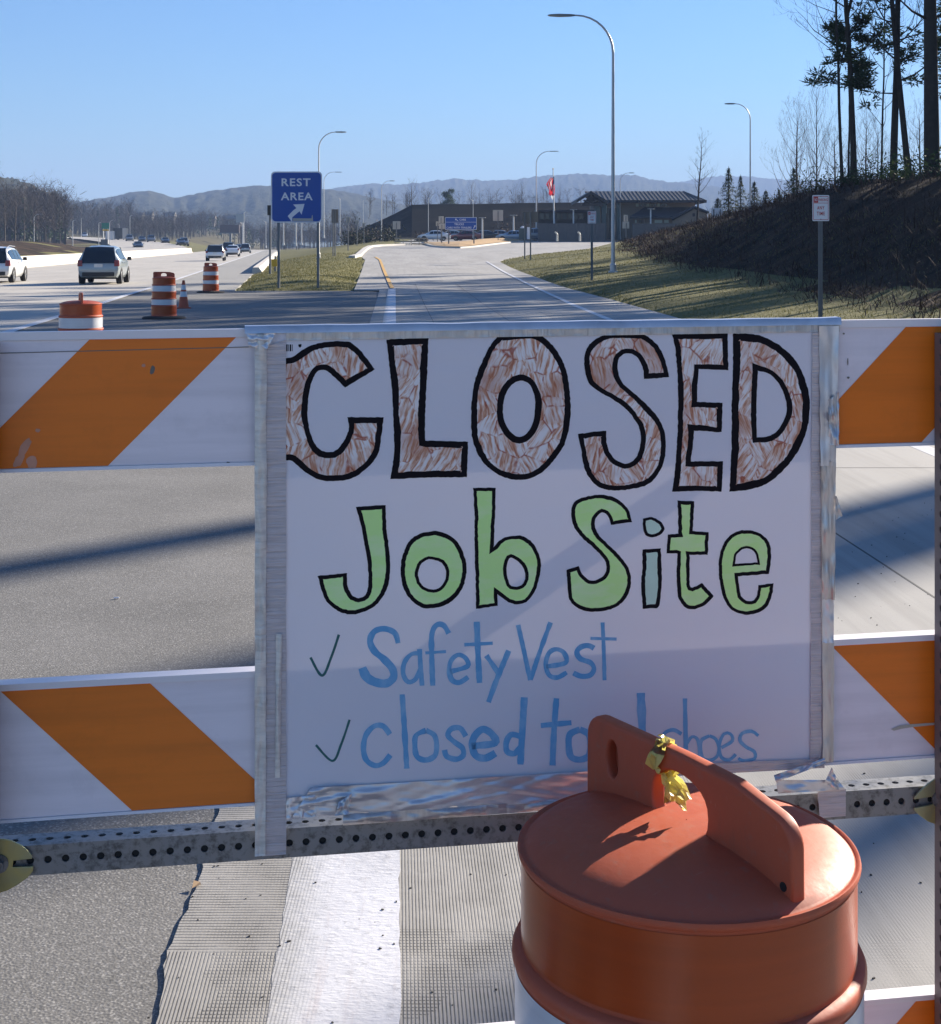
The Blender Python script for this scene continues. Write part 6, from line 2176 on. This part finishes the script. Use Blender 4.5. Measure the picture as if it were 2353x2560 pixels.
pen([('1265,285 1330,380', 26, B1), ('1380,260 1320,405 1276,525', 28, B1)])
pen([('1428,128 1460,270 1490,412', 24, B1), ('1595,115 1540,265 1492,410', 24, B1)])
pen([('1572,342 1672,322 1664,272 1625,253 1587,272 1570,330 1588,386 1630,398 1678,372', 24, B1)])
pen([('1818,248 1788,234 1750,242 1730,268 1748,302 1800,322 1818,354 1798,386 1752,392 1712,375', 27, B1)])
pen([('1862,115 1868,260 1872,412', 20, B1), ('1800,197 1934,201', 16, B1)])
pen([('770,690 735,648 690,648 648,692 634,760 648,820 692,850 735,838 772,796', 28, B1)])
pen([('833,485 845,670 857,866', 28, B1)])
pen([('955,670 905,695 898,750 910,805 955,822 1000,800 1010,750 998,695 955,670', 27, B1)])
pen([('1160,700 1130,658 1085,662 1068,695 1102,730 1142,760 1146,798 1110,818 1062,803 1050,770', 28, B1)])
pen([('1190,750 1308,735 1296,692 1250,664 1210,692 1192,740 1210,798 1260,812 1312,786', 36, B1)])
pen([('1440,700 1392,692 1368,730 1372,778 1410,788 1440,755', 30, B1), ('1460,500 1450,670 1440,845', 34, B1)])
pen([('1625,505 1612,680 1605,850', 30, B1), ('1545,645 1702,630', 27, B1)])
pen([('1745,665 1695,690 1688,745 1700,805 1745,820 1790,800 1800,745 1790,690 1745,665', 34, B1)])
pen([('1865,745 1960,730 1950,690 1910,670 1875,695 1862,740 1880,795 1920,808 1965,785', 30, B1)])
pen([('645,20 650,150 652,250', 33, B2), ('640,200 600,190 580,220 590,255 640,250', 22, B2)])
pen([('808,185 775,168 740,182 740,215 775,240 800,262 790,290 755,292', 15, B2)])
pen([('822,42 824,170 826,290', 18, B2), ('826,228 850,196 875,212 882,290', 13, B2)])
pen([('920,192 888,210 884,245 895,282 922,290 950,275 958,240 945,205 920,192', 14, B2)])
pen([('968,240 1012,212 1004,184 978,185 960,228 968,278 1000,288 1026,266', 13, B2)])
pen([('1116,192 1090,174 1052,182 1042,210 1066,236 1100,256 1100,284 1056,292 1036,282', 14, B2)])
pen([('362,295 422,388 470,290 508,178', 13, B1)], M_GPEN, 'check_mark')
pen([('390,745 475,826 520,740 563,615', 12, B1)], M_GPEN, 'check_mark')
# printed bar code in the corner of the board
bc = MB()
for k, (x0, x1) in enumerate(((702, 706), (712.5, 714), (716, 719), (721, 722.5), (724.5, 728), (730, 731.5))):
    bc.sheet([(x0, 861), (x1, 861), (x1, 878), (x0, 878)], [], lambda x, y: bpt(x, y, INK))
bc.sheet([(746, 861), (754, 860), (753.5, 866), (750, 869), (746.5, 866)], [], lambda x, y: bpt(x, y, INK))
bc.build('printed_bar_code', M_INK, pos, flip=False)

# ------------------------------------------------------------------ tape
def m_tape(name, col, rough_, metal, wr_scale, rot=0.0, stretch=(1, 1, 30), amt=.5):
    t = NT(name)
    n = t.noise(wr_scale, 4, .6, src=t.mapping(stretch), dist=.4)
    n2 = t.noise(40, 4, .6)
    c = t.mix(tuple(x * .72 for x in col), col, t.ramp(n, [(.35, 0), (.6, 1)]))
    c = t.mix(c, tuple(min(1, x * 1.25) for x in col), t.math('MULTIPLY', n2, .4))
    t.set(color=c, rough=rough_, metal=metal, spec=.6)
    t.bump(n, amt, .004)
    return t.mat
M_TAPE = m_tape('duct_tape', (0.64, 0.57, 0.56), .38, .30, 15, amt=.6)
M_TAPE2 = m_tape('duct_tape_smooth', (0.60, 0.565, 0.54), .30, .5, 4, stretch=(14, 14, 2), amt=.35)
M_TAPEF = m_tape('crumpled_tape', (0.74, 0.73, 0.74), .36, .55, 9, stretch=(1, 1, 1), amt=.05)
M_TAPEC = m_tape('folded_tape_edge', (0.74, 0.70, 0.64), .4, .25, 8, stretch=(3, 3, 14), amt=.5)
rt_ = random.Random(12)
def tape(name, quad, nx, ny, mat, off=.002, amp=.0, fx=6.0, fy=6.0, seed=0, ridge=None, smooth=True, thick=True):
    """strip over a picture quad (tl, tr, br, bl) on the poster, its surface lifted by wrinkles"""
    tl_, tr_, br_, bl_ = quad
    b = MB()
    for j in range(ny + 1):
        v = j / ny
        for i in range(nx + 1):
            u = i / nx
            x = lerp(lerp(tl_[0], tr_[0], u), lerp(bl_[0], br_[0], u), v)
            y = lerp(lerp(tl_[1], tr_[1], u), lerp(bl_[1], br_[1], u), v)
            if i in (0, nx):
                x += 1.6 * noise.noise(Vector((v * 9, i, seed)))
            h = amp * (.5 + noise.noise(Vector((u * fx, v * fy, seed))) + .6 * noise.noise(Vector((u * fx * 2.3, v * fy * 2.3, seed + 4))))
            if ridge:
                h += ridge(u, v)
            b.v.append(bpt(x, y, POFF + off + max(h, 0)))
    w = nx + 1
    for j in range(ny):
        for i in range(nx):
            b.f.append((j * w + i, j * w + i + 1, (j + 1) * w + i + 1, (j + 1) * w + i)); b.m.append(0)
    return b.build(name, mat, pos, smooth=smooth, flip=False)
# left: a folded pale edge and a flat wrinkled strip, running down over the cross tube
tape('tape_strip', ((656, 868), (715, 850), (715.5, 2136), (656, 2141)), 8, 150, M_TAPE, .0016, .0012, 1.5, 95, 1)
tape('tape_fold', ((637, 836), (667, 836), (664, 2139), (637, 2142)), 6, 90, M_TAPEC, .003, .004, 3, 22, 2, ridge=lambda u, v: .006 * math.sin(math.pi * u) * max(0, 1 - v * 1.25))
tape('tape_fold', ((690, 1585), (705, 1585), (700, 1945), (688, 1945)), 4, 20, M_TAPEC, .003, .002, 2, 6, 9, ridge=lambda u, v: .004 * math.sin(math.pi * u) * math.sin(math.pi * v))
# top strip, folded over the rail's upper edge
tape('tape_strip', ((716, 829), (2100, 807), (2100, 829), (716, 851)), 120, 4, m_tape('duct_tape_length', (0.60, 0.57, 0.55), .32, .5, 6, stretch=(18, 18, 2)), .0016, .001, 60, 2, 3)
tp = MB()
for k in range(61):
    a = lerp(au(bpt(612, 830)), au(bpt(2098, 806)), k / 60)
    z = tz1(a)
    e = .0018 * noise.noise(Vector((a * 14, 1, 0)))
    tp.v += [fr(a, z - .006, POFF + .0035), fr(a, z + .0045 + e, POFF + .001), fr(a, z + .0055 + e, -.012), fr(a, z - .002 + e, -.036), fr(a, z - .05, -.037)]
for k in range(60):
    for i in range(4):
        tp.f.append((5 * k + i, 5 * k + i + 1, 5 * k + 6 + i, 5 * k + 5 + i)); tp.m.append(0)
tp.build('tape_over_edge', M_TAPEF, pos, smooth=True, flip=False)
# right: two strips side by side
tape('tape_strip', ((2031, 832), (2052, 832), (2055, 1895), (2026, 1898)), 5, 140, M_TAPE, .0016, .0012, 1.5, 80, 5)
tape('tape_fold', ((2048, 815), (2098, 815), (2090, 1165), (2052, 1165)), 8, 40, M_TAPEF, .003, .004, 2.2, 2.5, 6)
tape('tape_fold', ((2053, 1160), (2090, 1150), (2088, 1500), (2056, 1500)), 8, 30, M_TAPE2, .003, .005, 4, 5, 7)
tape('tape_fold', ((2056, 1498), (2085, 1498), (2085, 1608), (2056, 1608)), 6, 12, M_TAPEF, .003, .004, 4, 3, 8)
tape('tape_fold', ((2056, 1606), (2086, 1606), (2084, 1905), (2058, 1905)), 6, 30, M_TAPE2, .003, .003, 3, 6, 10)
tape('tape_fold', ((2072, 1000), (2098, 980), (2098, 1113), (2072, 1113)), 8, 12, M_TAPEF, .004, .010, 4, 4, 15)
tape('tape_fold', ((2088, 1240), (2092, 1240), (2107, 1290), (2090, 1300)), 5, 6, M_TAPE2, .004, .004, 4, 4, 16)
# bottom: crumpled foil-like tape running down onto the tube
def foil_ridge(u, v):
    return (.012 * max(0, noise.noise(Vector((u * 6 + v * 2.5, v * 1.6, 3)))) * (1 - .6 * u) + .003 * abs(noise.noise(Vector((u * 10 + v * 4, v * 2, 8)))) + .004 * abs(noise.noise(Vector((u * 9 - v * 4, v * 1.5, 18)))))
tape('crumpled_tape', ((778, 1970), (1500, 1927), (1500, 1998), (728, 2046)), 110, 16, M_TAPEF, .003, .0006, 8, 2, 21, ridge=foil_ridge)
tape('crumpled_tape', ((716, 1996), (800, 1985), (790, 2040), (716, 2050)), 14, 8, M_TAPEF, .002, .006, 5, 4, 25)
tape('tape_strip', ((858, 2036), (1480, 1996), (1480, 2018), (858, 2064)), 60, 6, M_TAPE2, .0035, .003, 20, 2, 22, ridge=lambda u, v: .006 * math.sin(math.pi * v) * (.5 + .5 * math.sin(u * 17)))
tape('crumpled_tape', ((846, 2006), (880, 1984), (872, 2036), (838, 2040)), 8, 8, M_TAPEF, .010, .012, 3, 3, 23)
tape('tape_strip', ((1700, 1912), (2060, 1896), (2062, 1920), (1700, 1940)), 40, 5, M_TAPE, .0018, .001, 40, 2, 26)
tape('crumpled_tape', ((1935, 1938), (2062, 1895), (2066, 1908), (1940, 1956)), 20, 6, M_TAPEF, .006, .010, 6, 2, 27)
tape('crumpled_tape', ((2060, 1960), (2080, 1918), (2096, 1955), (2098, 1975)), 8, 8, M_TAPEF, .006, .012, 3, 3, 28)
tape('crumpled_tape', ((1940, 1950), (2096, 1950), (2114, 1974), (1945, 1984)), 16, 6, M_TAPEF, .004, .005, 6, 2, 29)
tape('tape_strip', ((2044, 1979), (2115, 1972), (2115, 2040), (2050, 2046)), 8, 30, M_TAPE, .001, .0008, 2, 30, 30)
tape('crumpled_tape', ((617, 834), (690, 832), (668, 872), (622, 868)), 12, 10, M_TAPEF, .005, .010, 4, 4, 31)
cast_bar(br0, br1)

# ------------------------------------------------------------------ yellow caution ribbon knotted on the drum handle
ct = thing('caution_tape', 'yellow and black caution ribbon knotted round the drum handle', 'ribbon', (0, 0, 0))
ct.location = (-.0025, 0, .0105)
def m_caution():
    t = NT('caution_ribbon')
    s = t.wave(7, 'DIAGONAL', 1.2, 2.0)
    c = t.ramp(s, [(.80, (0.74, 0.68, 0.20)), (.84, (0.015, 0.015, 0.012))])
    t.set(color=c, rough=.35, spec=.5)
    t.translucent((.80, .72, .18), .4)
    return t.mat
M_CAUT = m_caution()
hu = Vector((hdir.x, hdir.y, 0)).normalized()
hn = Vector((hu.y, -hu.x, 0))
def hpt(s, d, z):
    return Vector((DRC.x, DRC.y, 0)) + hu * s + hn * d + ZV * z
def ribbon(name, pts, w, seed, twist=0.0):
    b = MB()
    n = len(pts)
    for i, p in enumerate(pts):
        t_ = (pts[min(i + 1, n - 1)] - pts[max(i - 1, 0)]).normalized()
        a = hu * math.cos(twist * i) + hn * math.sin(twist * i)
        a = (a - t_ * a.dot(t_)).normalized()
        for k in range(5):
            f = k / 4 - .5
            cr_ = t_.cross(a) * .006 * noise.noise(Vector((i * .9, k * 1.3, seed)))
            b.v.append(p + a * w * f + cr_)
    for i in range(n - 1):
        for k in range(4):
            b.f.append((5 * i + k, 5 * i + k + 1, 5 * i + 6 + k, 5 * i + 5 + k)); b.m.append(0)
    b.build(name, M_CAUT, ct, smooth=False, flip=False)
gz = .846 + .1115 - .0125
sg = -.045
ring = [hpt(sg + .006 * math.sin(a * 2), .0195 * math.sin(a), gz - .006 + .0245 * math.cos(a)) for a in [2 * math.pi * k / 18 for k in range(19)]]
ribbon('knot_loop', ring, .024, 1)
ribbon('ribbon_tail', [hpt(-.040 + .0045 * k, .008 - .004 * math.sin(k), gz - .026 - .0062 * k) for k in range(6)], .020, 5, .35)
ribbon('ribbon_tail', [hpt(-.038 + .007 * k, .004 + .004 * math.sin(k * 1.4), gz - .026 - .006 * k) for k in range(7)], .018, 9, -.4)
ribbon('ribbon_tail', [hpt(-.040 + .003 * k, -.006, gz - .028 - .005 * k) for k in range(6)], .022, 13, .6)
ribbon('ribbon_tail', [hpt(-.030 + .007 * k, -.002, gz - .034 - .0045 * k) for k in range(5)], .022, 23, -.5)

# ------------------------------------------------------------------ litter on the road
db = MB()
rd = random.Random(31)
for k in range(900):
    D = rd.uniform(2.9, 9.5)
    X = rd.uniform(-.36, .36) * D
    s = rd.uniform(.001, .003) * (1.4 if X > x_rl(D) else 1)
    z = .004 if X > x_rl(D) else -.012
    db.box((X, D, z + s * .4), (s * rd.uniform(.8, 2.2), s, s * .8), rz=rd.uniform(0, 3))
tag(db.build('grit', simple('dark_grit', (.05, .047, .042), .9, var=.5, nscale=40)), kind='stuff')
ag = MB()
for k in range(220):
    D = rd.uniform(2.95, 5.2)
    X = x_rl(D) + rd.gauss(-.03, .03)
    s = rd.uniform(.002, .006)
    ag.box((X, D, -.010 + s * .3), (s, s * rd.uniform(.6, 1.2), s * .7), M=Matrix.Rotation(rd.uniform(0, 3), 3, 'Z') @ Matrix.Rotation(rd.uniform(0, 1), 3, 'X'))
tag(ag.build('gravel', simple('edge_gravel', (.14, .13, .115), .9, var=.5, nscale=60)), kind='stuff')
lf = MB()
p = at(492, 2222, 3.70); p.z = .006
lf.add([p + Vector((-.01, -.012, 0)), p + Vector((.012, -.004, .006)), p + Vector((.006, .016, .004)), p + Vector((-.010, .012, .010))], [(0, 1, 2), (0, 2, 3)])
tag(lf.build('dry_leaf', simple('dry_leaf', (.30, .20, .11), .8), flip=False), 'small curled dry leaf at the edge between asphalt and grooved concrete', 'leaf')
ci = MB()
p = hit(291, 1497); 
ci.path([p + Vector((-.012, 0, .004)), p + Vector((.012, .003, .004))], .004, 8)
tag(ci.build('cigarette_end', M_WHITE, flip=False), 'small white cigarette end lying on the asphalt behind the barricade', 'litter')
